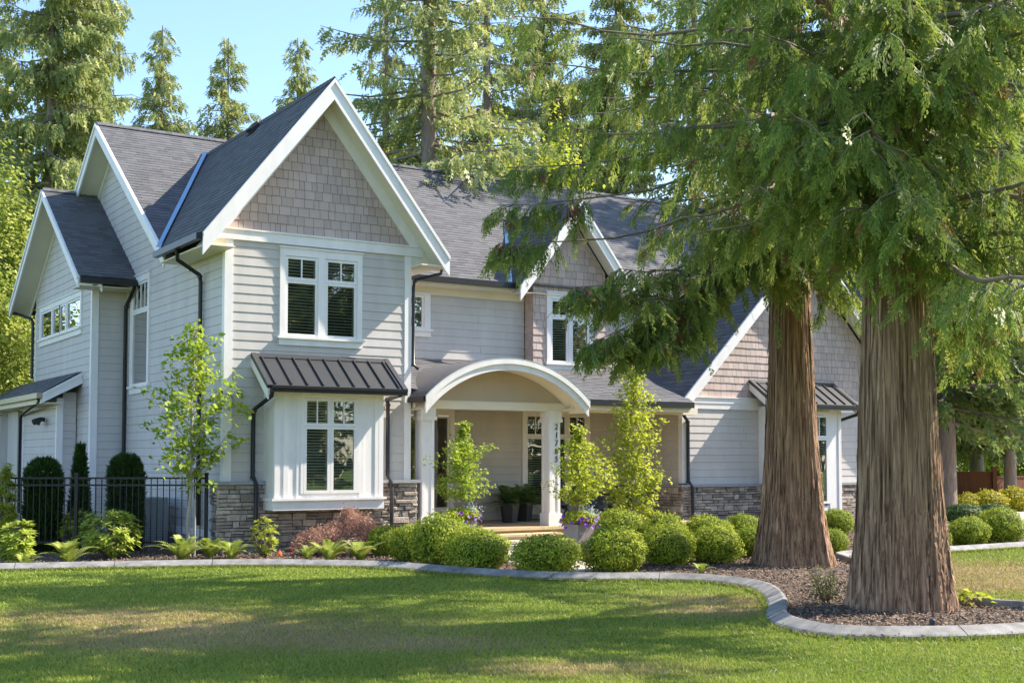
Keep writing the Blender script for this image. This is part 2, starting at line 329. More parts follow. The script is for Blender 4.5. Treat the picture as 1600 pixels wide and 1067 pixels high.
def window(parent, fr, u0, u1, z0, z1, units, bars, trim=0.10, head=0.15, sill=True, blinds=True, glass=None, n0=0.014, label=None, trimproud=0.03, slat=0.05):
    """outer trim u0-u1, z0-z1 (z0 = sill top); units = [(ua, ub)] sash frames, bars = fractions (transom bottom) and panes across"""
    tm = MB(); tp = n0 + trimproud
    fr.box(tm, u0, u1, z1 - head, z1, 0, tp); fr.box(tm, u0 - .02, u1 + .02, z1, z1 + .025, 0, tp + .03)
    fr.box(tm, u0, units[0][0], z0, z1 - head, 0, tp - .002); fr.box(tm, units[-1][1], u1, z0, z1 - head, 0, tp - .002)
    for a, b in zip(units[:-1], units[1:]): fr.box(tm, a[1], b[0], z0, z1 - head, 0, tp - .002)
    W = tm.build('window', TRIM, parent)
    if label: W['label'] = label
    if sill:
        s = MB(); fr.box(s, u0 - .05, u1 + .05, z0 - .045, z0, 0, tp + .045); fr.box(s, u0 - .01, u1 + .01, z0 - .17, z0 - .045, 0, tp); s.build('sill', TRIM, W)
    f = MB(); g = MB(); bl = MB(); rc = MB(); ft = z1 - head; H = ft - z0; nf = n0 + .012; ng = n0 - .012
    for (a, b) in units:
        cells = []
        if bars:
            zb = z0 + H * bars[0]
            cells.append((a, b, z0, zb, 1)); cells.append((a, b, zb, ft, bars[1]))
        else: cells.append((a, b, z0, ft, 1))
        for (c0, c1, y0, y1, k) in cells:
            e = 0.058
            fr.box(f, c0, c1, y0, y0 + e, -.08, nf); fr.box(f, c0, c1, y1 - e, y1 - .004, -.08, nf)
            fr.box(f, c0 + .002, c0 + e, y0 + e, y1 - e, -.08, nf - .001); fr.box(f, c1 - e, c1 - .002, y0 + e, y1 - e, -.08, nf - .001)
            for i in range(1, k):
                x = c0 + (c1 - c0) * i / k; fr.box(f, x - .013, x + .013, y0 + e, y1 - e, -.03, nf - .006)
            g.quad(fr.p(c0 + e - .01, y0 + e - .01, ng), fr.p(c1 - e + .01, y0 + e - .01, ng), fr.p(c1 - e + .01, y1 - e + .01, ng), fr.p(c0 + e - .01, y1 - e + .01, ng))
            if blinds:
                zz = y0 + e; th_ = rg.uniform(.021, .034); sk = rg.uniform(-.004, .004)
                while zz < y1 - e:
                    bl.quad(fr.p(c0 + e, zz, -.035), fr.p(c1 - e, zz + sk, -.035), fr.p(c1 - e, zz + th_ + sk, -.065), fr.p(c0 + e, zz + th_, -.065)); zz += slat
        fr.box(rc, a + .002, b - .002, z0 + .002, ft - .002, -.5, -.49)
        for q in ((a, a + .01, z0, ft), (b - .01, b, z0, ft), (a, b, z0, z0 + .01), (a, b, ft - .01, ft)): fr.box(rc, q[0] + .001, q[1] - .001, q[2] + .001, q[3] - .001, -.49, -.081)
    f.build('frame', TRIM, W); g.build('pane', glass or GLASS, W)
    if blinds: bl.build('blind', BLIND, W)
    rc.build('recess', DARK, W); return W

# ------------------------------------------------------------------ the house
house = empty('house', (2, 3, 0), 'grey two-storey house with lap siding, steep shingled gables and stone base', 'house')
house.matrix_world = Matrix.Identity(4)
FA = WF((0, 0, 0), (1, 0, 0), (0, -1, 0)); FL = WF((0, 0, 0), (0, 1, 0), (-1, 0, 0))
FE = WF((0, 2.5, 0), (1, 0, 0), (0, -1, 0)); FF = WF((0, 2.17, 0), (1, 0, 0), (0, -1, 0)); FG = WF((0, 0.5, 0), (1, 0, 0), (0, -1, 0))
FC = WF((0, 6.43, 0), (1, 0, 0), (0, -1, 0)); FCL = WF((-0.8, 0, 0), (0, 1, 0), (-1, 0, 0))
MS, ME, MZ, RY = 0.709, 2.1, 5.92, 7.5                       # main roof: slope, eave y and z, ridge y
RZ = MZ + MS * (RY - ME)
def vall(z): return ME + max(0.0, (z - MZ)) / MS
# --- front gable block
H_A = [(1.16, 2.76, 4.15, 5.75)]
siding('siding_wall', FA, 0.13, 3.82, 1.36, 5.94, H_A + [(0.86, 2.98, 1.0, 3.15)], parent=house)
cb = MB()
FA.box(cb, 0.0, .14, 1.36, 5.93, 0, .026); FA.box(cb, 3.80, 3.95, 1.36, 5.93, 0, .026); cb.split('corner_board', TRIM, house)
cb = MB(); FL.box(cb, -.026, .11, 1.36, 5.76, 0, .026); FL.box(cb, 6.33, 6.43, .4, 5.70, 0, .02); cb.split('corner_board', TRIM, house)
bd = MB(); FA.box(bd, -.30, 4.22, 5.935, 6.12, 0, .05); FA.box(bd, -.30, 4.22, 6.12, 6.15, 0, .075); bd.build('band_board', TRIM, house)
AX, AZ, AS = 1.965, 9.2, 1.26
def tri(cx, cz, s, lo=-99, hi=99): return lambda z: [(max(lo, cx - (cz - z) / s), min(hi, cx + (cz - z) / s))]
shingled('shingle_gable', FA, 6.15, 8.86, tri(AX, AZ - .34, AS), house)
st = MB(); stonework(st, FA, -.16, 4.06, .12, 1.30, 3); 
FS = WF((-.04, 0, 0), (0, 1, 0), (-1, 0, 0)); stonework(st, FS, -.10, .26, .12, 1.30, 4)
FR = WF((3.95, 0, 0), (0, 1, 0), (1, 0, 0)); stonework(st, FR, -.10, 2.4, .12, 1.30, 5)
stone = st.build('stone_base', [STONE, MORTAR], house)
cp = MB(); cp.box(-.20, 4.11, -.17, 0, 1.30, 1.365); cp.box(-.20, 0, 0, .28, 1.30, 1.362); cp.box(3.95, 4.11, 0, 2.4, 1.30, 1.362); cp.split('cap', CAP, stone)
fd = MB(); fd.box(-.06, 4.0, -.06, .2, -.2, .12); fd.box(-.03, .2, .2, 6.4, -.2, .28); fd.box(11.5, 19.45, .44, 1.0, -.2, .02); fd.box(-.79, -.01, 6.45, 12.2, -.2, .4); fd.box(-1.24, -.81, 7.68, 11.3, -.2, .3); fd.split('foundation', CONC, house)
# --- left side wall with the main gable end above
def ext_left(z):
    if z < 5.85: return rect(.1, 6.5, [(4.80, 6.0, 3.42, 5.76)])(z)
    lo = RY - (RZ - .22 - z) / MS; hi = RY + (RZ - .22 - z) / MS
    return [(max(.1, lo), hi)]
siding('siding_wall', FL, 0, 0, .42, RZ - .3, ext=ext_left, parent=house)
sk = MB(); FL.box(sk, .28, 6.40, .27, .42, 0, .03); sk.build('skirt_board', TRIM, house)
window(house, FL, 4.70, 6.12, 3.42, 5.90, [(4.82, 6.0)], (0.72, 4), trim=.11, blinds=False, label='tall narrow side window with a four-light transom')
rw = MB(); rw.box(3.93, 3.95, 0.02, 2.5, 1.36, 5.8); rw.build('siding_wall', SIDING, house)
# --- upper front window, three boards wide
window(house, FA, 1.08, 2.83, 4.15, 5.87, [(1.19, 1.88), (2.03, 2.72)], (0.70, 2), slat=.06, label='paired upper window with two-light transoms and blinds')
# --- roof over the front gable
nA = Vector((-AS, 0, 1)).normalized(); LA = (AX + .62) * math.sqrt(1 + AS * AS); dA = Vector((1, 0, AS)).normalized()
ez = AZ - AS * (AX + .62)
rf = MB()
def extA(v): z = ez + v * dA.z; return [(-.53, vall(z) + .06)]
roofing(rf, (-.62, 0, ez), (0, 1, 0), dA, nA, LA, extA)
roofing(rf, (2 * AX + .62, 0, ez), (0, 1, 0), (-dA.x, 0, dA.z), (-nA.x, 0, nA.z), LA, extA)
roofA = rf.build('roof', ROOF, house); roofA['label'] = 'steep front gable roof'
rc = MB()
y = -.54
while y < 6.6:
    rc.obox((AX, y, AZ + .028), (-.13, 0, -.13 * AS), (0, .2, -.012), (0, 0, .012), rg.random()); rc.obox((AX, y, AZ + .028), (.13, 0, -.13 * AS), (0, .2, -.012), (0, 0, .012), rg.random()); y += .16
rc.build('ridge_cap', ROOF, roofA)
fl = MB()
for sx in (1, -1):
    X0 = AX - sx * (AX + .60); pa = Vector((X0, vall(ez) - .05, ez + .02)); pb = Vector((AX - sx * .05, vall(AZ) - .08, AZ - .02))
    off = Vector((-nA.x * -sx * -1, 0, nA.z)) * .03
    n_ = Vector((-sx * AS, 0, 1)).normalized() * .03
    fl.quad(pa + n_ + Vector((0, -.05, 0)), pa + n_ + Vector((0, .08, 0)), pb + n_ + Vector((0, .08, 0)), pb + n_ + Vector((0, -.05, 0)))
    mN = Vector((0, -MS, 1)).normalized() * .03
    fl.quad(pa + mN + Vector((-sx * .02, .02, .02)), pa + mN + Vector((-sx * .10, .02, .02)), pb + mN + Vector((-sx * .10, 0, 0)), pb + mN + Vector((0, 0, 0)))
fl.split('valley_flashing', FLASH, roofA)
vt = MB(); q = Vector((1.72, 3.1, AZ - AS * (AX - 1.72) + .02))
vt.obox(q, dA * .22, (0, .30, 0), nA * .10); vt.obox(q - dA * .07 + Vector((0, -.04, 0)), dA * .34, (0, .38, 0), nA * .018); vt.build('roof_vent', BLACK, roofA)
def rake(pts_top, drop, thick, parent, crown=.09, out=.028):
    """bargeboards: polyline of the roof edge (2 points) pushed by `thick`; a crown strip stands proud along the top"""
    a, b = Vector(pts_top[0]), Vector(pts_top[1]); t = Vector(thick); d = Vector((0, 0, -drop)); m = MB()
    m.prism([a, b, b + d, a + d], t)
    c = Vector((0, 0, -crown)); z = Vector((0, 0, -.004)); m.prism([a + t + z, b + t + z, b + t + c, a + t + c], t.normalized() * out)
    return m.build('bargeboard', TRIM, parent)
yA = -.5
for sx in (1, -1):
    rake([(AX - sx * (AX + .63), yA, ez - .015), (AX, yA, AZ - .005)], .42, (0, -.045, 0), house)
    so_ = MB(); a = Vector((AX - sx * (AX + .60), yA, ez - .26)); b = Vector((AX, yA, AZ - .26)); e = Vector((0, -yA - .0, 0))
    so_.prism([a, b, b + Vector((0, 0, .02)), a + Vector((0, 0, .02))], e); so_.build('soffit', SOFFIT, house)
    fz = MB(); a = Vector((AX - sx * (AX + .2), -.035, ez + .28)); b = Vector((AX, -.035, AZ - .262))
    a.z = b.z - AS * (AX + .2)
    fz.prism([a, b, b + Vector((0, 0, -.34)), a + Vector((0, 0, -.34))], (0, .036, 0)); fz.build('frieze_board', TRIM, house)
    ev = MB(); xa, xb = sorted((AX - sx * (AX + .58), AX - sx * AX)); ev.box(xa, xb, yA + .003, 2.2, ez - .24, ez - .215); ev.build('soffit', CREAM, house)
    gt = MB()
    if sx > 0: gt.box(AX - (AX + .75), AX - (AX + .632), yA - .01, 2.12, ez - .15, ez - .03)
    else: gt.box(AX + AX + .55, AX + AX + .62, yA + .02, 2.08, ez - .20, ez - .08)
    gt.build('gutter', BLACK, house)
    ep = MB(); x_ = AX - sx * (AX + .58); xi = AX - sx * (AX - .02); zr = lambda x: AZ - AS * abs(x - AX) - .265
    ep.prism([(x_, -.022, ez - .215), (xi, -.022, ez - .215), (xi, -.022, zr(xi)), (x_, -.022, zr(x_))], (0, .02, 0)); ep.build('eave_return', CREAM, house)
# --- box bay under the window
BY = -.57
bw = MB(); FB = WF((0, BY, 0), (1, 0, 0), (0, -1, 0))
bw.box(.78, 3.04, BY, -.001, 3.04, 3.16); bw.box(1.36, 2.46, BY + .002, -.3, 1.045, 1.14); bw.box(.78, 1.36, BY, -.001, 1.045, 3.04); bw.box(2.46, 3.04, BY, -.001, 1.045, 3.04)
for u in (.78, .96, 1.22, 2.52, 2.86): bw.box(u, u + .10 if u not in (.78,) else u + .1, BY - .018, BY, 1.05, 3.03)
bw.box(2.94, 3.04, BY - .02, BY, 1.05, 3.03)
bw.box(.77, .78, BY, -.45, 1.05, 3.03)
bay = bw.build('bay_window_box', TRIM, house)
s_ = MB(); s_.box(.72, 3.10, BY - .06, -.001, 1.0, 1.045); s_.box(.755, 3.065, BY - .015, -.001, .82, 1.0); s_.build('sill', TRIM, bay)
window(house, FB, 1.30, 2.52, 1.13, 3.0, [(1.36, 1.905), (1.915, 2.46)], (.705, 2), trim=.06, head=.06, sill=False, n0=.018, trimproud=.012, slat=.055, label='paired bay window with two-light transoms and blinds')
def metal_roof(x0, x1, yw, zw, ye, ze, ribs, parent):
    m = MB(); a, b = Vector((x0, yw, zw)), Vector((x1, yw, zw)); d = Vector((0, ye - yw, ze - zw)); n = Vector((0, -(zw - ze), -(ye - yw))).normalized(); n = Vector((0, -abs(n.y), abs(n.z)))
    m.prism([a, b, b + d, a + d], n * .02)
    for i in range(ribs + 1):
        x = x0 + .16 + (x1 - x0 - .32) * i / ribs; m.obox(Vector((x - .011, yw, zw)) + n * .02 + d * .10, (.022, 0, 0), d * .86, n * .035)
    m.obox(Vector((x0 - .012, yw, zw)) - n * .03, (.10, 0, 0), d * 1.01, n * .075); m.obox(Vector((x1 - .088, yw, zw)) - n * .03, (.10, 0, 0), d * 1.01, n * .075)
    m.obox(Vector((x0 - .01, yw, zw)) - n * .012, (x1 - x0 + .02, 0, 0), d * .13, n * .05)
    o = m.build('metal_roof', METAL, parent)
    g = MB(); g.box(x0 + .05, x1 - .03, ye - .10, ye + .015, ze - .10, ze + .01); g.box(x0 + .05, x1 - .03, ye - .115, ye - .10, ze - .03, ze + .02); g.split('gutter', BLACK, parent)
    f = MB()
    for x in (x0, x1 - .03):
        p = Vector((x, yw, zw - .045)); e = d * .985
        f.prism([p, p + e, p + e + Vector((0, 0, -.20)), p + Vector((0, .0, -.17))], (.03, 0, 0))
    f.split('bargeboard', TRIM, parent)
    return o
metal_roof(.52, 3.41, -.001, 3.77, -.86, 3.12, 8, house)
su = MB(); su.box(.60, 3.34, -.84, BY - .001, 3.02, 3.035); su.build('soffit', CREAM, house)
# --- main roof
sl = Vector((0, 1, MS)).normalized(); sn = Vector((0, -MS, 1)).normalized(); SL = (RY - ME) * math.sqrt(1 + MS * MS)
rf = MB()
def extM(v):
    z = MZ + v * sl.z; y = ME + v * sl.y; half = (AZ - z) / AS
    iv = [(-.5, AX - half), (AX + half, 21.0)] if half > .02 else [(-.5, 21.0)]
    return iv
roofing(rf, (0, ME, MZ), (1, 0, 0), sl, sn, SL, extM)
rf.quad((-.5, 2 * RY - ME, MZ), (21, 2 * RY - ME, MZ), (21, RY, RZ), (-.5, RY, RZ))
roofM = rf.build('roof', ROOF, house); roofM['label'] = 'long main roof with its ridge parallel to the front'
rc = MB(); x = -.52
while x < 20: rc.obox((x, RY, RZ + .03), (.2, 0, .01), (0, -.13, -.13 * MS), (0, 0, .012), rg.random()); rc.obox((x, RY, RZ + .03), (.2, 0, .01), (0, .13, -.13 * MS), (0, 0, .012), rg.random()); x += .16
rc.build('ridge_cap', ROOF, roofM)
for s in (1, -1):
    e0 = (-.5, RY - s * (RY - ME + .02), MZ - .015); r0 = (-.5, RY, RZ)
    rake([e0, r0], .30, (-.04, 0, 0), house)
    so_ = MB(); a, b = Vector(e0), Vector(r0); a.z -= .2; b.z -= .2; so_.prism([a, b, b + Vector((0, 0, .02)), a + Vector((0, 0, .02))], (.5, 0, 0)); so_.build('soffit', SOFFIT, house)
    fz = MB(); a, b = Vector(e0), Vector(r0); a.x = b.x = -.03; a.z -= .203; b.z -= .203; fz.prism([a, b, b + Vector((0, 0, -.16)), a + Vector((0, 0, -.16))], (.029, 0, 0)); fz.build('frieze_board', TRIM, house)
gt = MB(); gt.box(4.60, 7.86, ME - .12, ME - .005, MZ - .13, MZ - .005); gt.split('gutter', BLACK, house)
so_ = MB(); so_.box(3.95, 11.3, ME + .0, 2.5, MZ - .20, MZ - .18); so_.box(3.95, 7.9, ME - .004, ME + .02, MZ - .18, MZ - .02); so_.build('soffit', CREAM, house)
# --- middle wall between the gables, upper floor
siding('siding_wall', FE, 3.97, 8.37, 3.9, 5.55, [(4.98, 5.74, 4.72, 5.6)], parent=house); siding('siding_wall', FE, 10.5, 11.9, 3.9, 5.72, parent=house)
fz = MB(); FE.box(fz, 3.95, 8.36, 5.55, 5.72, 0, .03); FE.box(fz, 10.56, 11.9, 5.55, 5.72, 0, .03); fz.split('frieze_board', CREAM, house)
wl = window(house, FE, 4.95, 5.78, 4.74, 5.55, [(5.05, 5.62)], None, trim=.1, head=.02, blinds=False, glass=GLASS_B, label='small leaded-glass window, tinted for reflected sky, beside the front gable')
ld = MB()
for u in (5.19, 5.33, 5.47): FE.box(ld, u, u + .012, 4.80, 5.49, 0.004, .008)
for z in (4.95, 5.15, 5.35): FE.box(ld, 5.11, 5.56, z, z + .012, 0.004, .0075)
ld.build('lead_came', LEAD, wl)
# --- dormer gable
DX, DZ, DS, DY = 9.5, 8.0, 1.25, 1.75
H_F = [(8.95, 10.0, 4.1, 5.66)]
def extF(z):
    if z < 5.7: return rect(8.4, 10.56, H_F)(z)
    return [(max(8.4, DX - (DZ - .3 - z) / DS), min(10.56, DX + (DZ - .3 - z) / DS))]
shingled('shingle_gable', FF, 3.86, DZ - .32, extF, house)
for x, n in ((8.4, -1), (10.56, 1)):
    rt_ = MB(); fr = WF((x, 0, 0), (0, 1, 0), (n, 0, 0)); lap(rt_, fr.O, fr.U, (0, 0, 1), fr.N, 3.9, 6.0, .178, rect(2.155, 2.5), .012, tabs=(.1, .2), gap=.006); rt_.build('shingle_wall', TAUPE, house)
window(house, FF, 8.79, 10.17, 4.09, 5.79, [(8.90, 9.42), (9.50, 10.05)], (.72, 2), slat=.06, label='paired dormer window with two-light transoms')
dn = Vector((-DS, 0, 1)).normalized(); dd = Vector((1, 0, DS)).normalized(); LD = 1.72 * math.sqrt(1 + DS * DS); de = DZ - DS * 1.72
rf = MB()
def extD(v): z = de + v * dd.z; return [(DY - .03, vall(z) + .06)]
roofing(rf, (DX - 1.72, 0, de), (0, 1, 0), dd, dn, LD, extD); roofing(rf, (DX + 1.72, 0, de), (0, 1, 0), (-dd.x, 0, dd.z), (-dn.x, 0, dn.z), LD, extD)
roofD = rf.build('roof', ROOF, house); roofD['label'] = 'small dormer gable roof'
fl = MB(); pa = Vector((DX - 1.74, ME, MZ)); pb = Vector((DX, vall(DZ), DZ)); mN = sn * .03
fl.quad(pa + mN, pa + mN + Vector((-.12, 0, 0)), pb + mN + Vector((-.12, 0, 0)), pb + mN); fl.quad(pa + dn * .03, pa + dn * .03 + Vector((.0, -.02, 0)), pb + dn * .03 + Vector((0, -.12, 0)), pb + dn * .03)
fl.split('valley_flashing', FLASH, roofD)
for sx in (1, -1):
    rake([(DX - sx * 1.74, DY, de - .02), (DX, DY, DZ - .005)], .36, (0, -.045, 0), house)
    so_ = MB(); a = Vector((DX - sx * 1.7, DY, de - .2)); b = Vector((DX, DY, DZ - .23)); so_.prism([a, b, b + Vector((0, 0, .02)), a + Vector((0, 0, .02))], (0, 2.17 - DY, 0)); so_.build('soffit', SOFFIT, house)
# --- right wing gable
GX, GZ, GS, GY = 15.5, 7.5, 1.005, 0.05
siding('siding_wall', FG, 11.74, 14.15, 1.165, 3.0, parent=house); siding('siding_wall', FG, 16.3, 19.4, 1.165, 3.0, parent=house)
cb = MB(); FG.box(cb, 11.6, 11.75, 1.2, 3.0, 0, .026); FG.box(cb, 19.25, 19.4, 1.2, 3.0, 0, .026)
cb.box(11.572, 11.598, .474, .62, 1.2, 2.95); cb.split('corner_board', TRIM, house)
bd = MB(); FG.box(bd, 11.6, 19.4, 3.0, 3.14, 0, .035); FG.box(bd, 11.6, 19.4, 3.14, 3.27, 0, .05); FG.box(bd, 11.5, 19.5, 3.27, 3.30, 0, .075); bd.build('band_board', TRIM, house)
shingled('shingle_gable', FG, 3.30, GZ - .35, tri(GX, GZ - .33, GS, 11.6, 19.4), house)
sw = MB(); lap(sw, (11.6, 0, 0), (0, 1, 0), (0, 0, 1), (-1, 0, 0), 1.16, 3.0, .178, rect(.62, 2.5)); sw.build('siding_wall', SIDING, house)
st = MB(); stonework(st, FG, 16.4, 19.5, 0.0, 1.11, 12); st.build('stone_base', [STONE, MORTAR], house)
st = MB(); stonework(st, FG, 11.5, 14.05, 0.0, 1.11, 11)
stonework(st, WF((11.6, 0, 0), (0, 1, 0), (-1, 0, 0)), .40, 2.45, 0.0, 1.11, 13)
stone2 = st.build('stone_base', [STONE, MORTAR], house)
cp = MB(); cp.box(11.44, 14.08, .33, .5, 1.11, 1.17); cp.box(16.38, 19.56, .33, .5, 1.11, 1.17); cp.box(11.44, 11.6, .5, 2.47, 1.11, 1.168); cp.split('cap', CAP, stone2)
bw = MB(); gy = -.12; FGB = WF((0, gy, 0), (1, 0, 0), (0, -1, 0))
bw.box(14.1, 14.6, gy, .499, .2, 3.1); bw.box(15.88, 16.35, gy, .499, .2, 3.1); bw.box(14.6, 15.88, gy, .499, 2.95, 3.1); bw.box(14.6, 15.88, gy, .499, .2, .6)
for u in (14.1, 14.46, 15.92, 16.25): bw.box(u, u + .1, gy - .02, gy, .22, 3.08)
bw.box(14.08, 14.1, gy, .08, .22, 3.08); bw.box(14.08, 14.1, .36, .498, .22, 3.08); bw.build('bay_window_box', TRIM, house)
window(house, FGB, 14.55, 15.92, .66, 2.95, [(14.62, 15.22), (15.26, 15.86)], (.74, 2), trim=.06, head=.06, sill=False, n0=.018, trimproud=.012, slat=.055, label='right wing bay window half hidden by the cedar trunk')
metal_roof(13.77, 16.74, .499, 3.73, -.40, 3.12, 8, house)
su = MB(); su.box(13.85, 16.66, -.38, gy - .001, 3.02, 3.035); su.build('soffit', CREAM, house)
gn = Vector((-GS, 0, 1)).normalized(); gd = Vector((1, 0, GS)).normalized(); ge = GZ - GS * 4.37; LG = 4.37 * math.sqrt(1 + GS * GS)
rf = MB()
def extG(v):
    z = ge + v * gd.z; return [(GY - .03, (2.5 if z < MZ else vall(z) + .05))]
roofing(rf, (GX - 4.37, 0, ge), (0, 1, 0), gd, gn, LG, extG)
rf.quad((GX + 4.37, GY, ge), (GX + 4.37, 5, ge), (GX, 5, GZ), (GX, GY, GZ))
roofG = rf.build('roof', ROOF, house); roofG['label'] = 'roof of the right wing gable behind the cedars'
for sx in (1, -1):
    rake([(GX - sx * 4.39, GY, ge - .02), (GX, GY, GZ - .005)], .36, (0, -.045, 0), house)
    so_ = MB(); a = Vector((GX - sx * 4.35, GY, ge - .2)); b = Vector((GX, GY, GZ - .22)); so_.prism([a, b, b + Vector((0, 0, .02)), a + Vector((0, 0, .02))], (0, .5 - GY, 0)); so_.build('soffit', SOFFIT, house)
# --- left projection with the four-light window
siding('siding_wall', FC, -.68, -.001, .4, 5.62, parent=house)
CX_, CZ_, CS = 9.3, 8.4, .705
def extC(z):
    if z < 5.62: return rect(6.45, 12.2, [(7.45, 11.5, 4.9, 5.6)])(z)
    return [(max(6.45, CX_ - (CZ_ - .22 - z) / CS), min(12.2, CX_ + (CZ_ - .22 - z) / CS))]
siding('siding_wall', FCL, 0, 0, .4, CZ_ - .3, ext=extC, parent=house)
cb = MB(); FC.box(cb, -.826, -.67, .3, 5.62, 0, .026); FCL.box(cb, 6.43, 6.55, .3, 5.62, 0, .022); FCL.box(cb, 12.08, 12.2, .3, 5.62, 0, .026); cb.split('corner_board', TRIM, house)
window(house, FCL, 7.33, 11.6, 4.87, 5.72, [(7.45, 8.72), (8.84, 9.47), (9.47, 10.2), (10.3, 11.48)], None, trim=.12, head=.13, blinds=False, label='long four-light window under the left gable')
rf = MB(); cl = 3.64 * math.sqrt(1 + CS * CS); cv = Vector((0, 1, CS)).normalized(); cn = Vector((0, -CS, 1)).normalized(); ce = CZ_ - CS * 3.64
roofing(rf, (0, CX_ - 3.64, ce), (1, 0, 0), cv, cn, cl, lambda v: [(-1.32, 0.0)])
rf.quad((-1.32, CX_ + 3.64, ce), (0, CX_ + 3.64, ce), (0, CX_, CZ_), (-1.32, CX_, CZ_))
roofC = rf.build('roof', ROOF, house); roofC['label'] = 'small left gable roof in shade'
rc = MB(); x = -1.33
while x < -.1: rc.obox((x, CX_, CZ_ + .03), (.2, 0, .01), (0, -.13, -.13 * CS), (0, 0, .012), rg.random()); rc.obox((x, CX_, CZ_ + .03), (.2, 0, .01), (0, .13, -.13 * CS), (0, 0, .012), rg.random()); x += .16
rc.build('ridge_cap', ROOF, roofC)
for s in (1, -1):
    e0 = (-1.3, CX_ - s * 3.66, ce - .015); r0 = (-1.3, CX_, CZ_ - .005)
    rake([e0, r0], .26, (-.04, 0, 0), house)
    so_ = MB(); a, b = Vector(e0), Vector(r0); a.z -= .17; b.z -= .17; so_.prism([a, b, b + Vector((0, 0, .02)), a + Vector((0, 0, .02))], (.5, 0, 0)); so_.build('soffit', SOFFIT, house)
    fz = MB(); a, b = Vector(e0), Vector(r0); a.x = b.x = -.83; a.z -= .173; b.z -= .173; fz.prism([a, b, b + Vector((0, 0, -.15)), a + Vector((0, 0, -.15))], (.029, 0, 0)); fz.build('frieze_board', TRIM, house)
gt = MB(); gt.box(-1.30, -.03, CX_ - 3.64 - .12, CX_ - 3.64, ce - .16, ce - .03); gt.split('gutter', BLACK, house)
gt = MB(); gt.box(-1.30, -.03, CX_ + 3.66, CX_ + 3.78, ce - .16, ce - .03); gt.split('gutter', BLACK, house)
so_ = MB(); so_.box(-1.27, -.005, CX_ - 3.62, 6.43, ce - .22, ce - .2); so_.build('soffit', CREAM, house)
# --- low lean-to on the left
FD = WF((-1.25, 0, 0), (0, 1, 0), (-1, 0, 0)); FDF = WF((0, 7.66, 0), (1, 0, 0), (0, -1, 0))
siding('siding_wall', FDF, -1.14, -.83, .3, 3.35, parent=house); siding('siding_wall', FD, 7.75, 11.3, .3, 3.0, parent=house)
cb = MB(); FDF.box(cb, -1.276, -1.13, .2, 3.2, 0, .026); FD.box(cb, 7.66, 7.76, .2, 3.05, 0, .02); FD.box(cb, 7.66, 11.3, 2.98, 3.14, 0, .03); FD.box(cb, 11.2, 11.32, .2, 2.98, 0, .025); cb.split('corner_board', TRIM, house)
lt = MB(); lt.box(-1.27, -.85, 11.9, 13.6, .1, 3.05); lt.box(-1.45, -1.27, 13.2, 13.6, .1, 3.05); lt.split('siding_wall', SIDING, house)
rf = MB(); lv = Vector((.87, 0, .52)).normalized(); ln = Vector((-.52, 0, .87)).normalized()
roofing(rf, (-1.69, 0, 3.31), (0, 1, 0), lv, ln, .99, lambda v: [(7.22, 14.0)])
rfl = rf.build('roof', ROOF, house); rfl['label'] = 'low lean-to roof at the left end'
m = MB(); a = Vector((-.80, 7.25, 3.80)); b = Vector((-1.69, 7.25, 3.29)); m.prism([a, b, b + Vector((0, 0, -.22)), a + Vector((0, 0, -.26))], (0, -.04, 0)); m.prism([a + Vector((0, -.04, 0)), b + Vector((0, -.04, 0)), b + Vector((0, -.04, -.07)), a + Vector((0, -.04, -.08))], (0, -.02, 0)); m.build('bargeboard', TRIM, house)
m = MB(); m.box(-1.66, -1.26, 7.26, 14, 3.06, 3.08); m.box(-1.70, -1.66, 7.26, 14, 3.06, 3.28); m.build('soffit', CREAM, house)
gt = MB(); gt.box(-1.82, -1.70, 7.22, 14, 3.17, 3.29); gt.split('gutter', mat('golden lit gutter', (.42, .36, .22), .4), house)  # golden reflected light is put into this gutter's colour
fx = MB(); fx.tube([(-1.29, 8.75, 2.72), (-1.40, 8.75, 2.74)], .05); fx.tube([(-1.38, 8.68, 2.74), (-1.52, 8.60, 2.66)], [.05, .075]); fx.tube([(-1.38, 8.82, 2.74), (-1.52, 8.92, 2.66)], [.05, .075]); fx.tube([(-1.40, 8.75, 2.72), (-1.45, 8.75, 2.6)], .04); fx.build('security_light', PLASTIC, house)
# --- porch: back wall, roof, arch, columns, deck
siding('siding_wall', FE, 6.35, 11.6, .35, 3.0, [(8.4, 10.2, .7, 2.95)], parent=house)
dr = MB(); FE.box(dr, 4.05, 5.02, .35, 2.55, 0, .03); FE.box(dr, 4.05, 5.02, 2.55, 3.0, 0, .012)
for zz in (.55, 1.25, 1.95): FE.box(dr, 4.16, 4.91, zz, zz + .5, .03, .045)
door = dr.build('front_door', mat('dark stained door', (.06, .045, .035), .5), house); hd = MB(); FE.box(hd, 4.85, 4.88, 1.2, 1.6, .045, .09); hd.build('handle', BLACK, door)
window(house, FE, 5.06, 6.42, .62, 2.98, [(5.18, 5.70), (5.78, 6.30)], None, trim=.12, head=.2, blinds=False, label='tall entry sidelight behind the left porch column'); pa_ = MB(); FE.box(pa_, 5.06, 6.42, .35, .46, 0, .03); pa_.build('panel', CREAM, house)
window(house, FE, 8.30, 10.30, .62, 3.02, [(8.40, 8.98), (9.02, 9.60), (9.64, 10.2)], (.76, 2), trim=.10, head=.16, slat=.055, label='triple porch window with transoms and blinds behind the porch chairs')
rf = MB(); pv = Vector((0, 1, .335)).normalized(); pn = Vector((0, -.335, 1)).normalized(); PY0 = -.40; PZ0 = 3.09
def AZr(x): q = 2.86 ** 2 - (x - 5.93) ** 2; return (3.86 - 2.86 + math.sqrt(q)) if q > 0 else 0
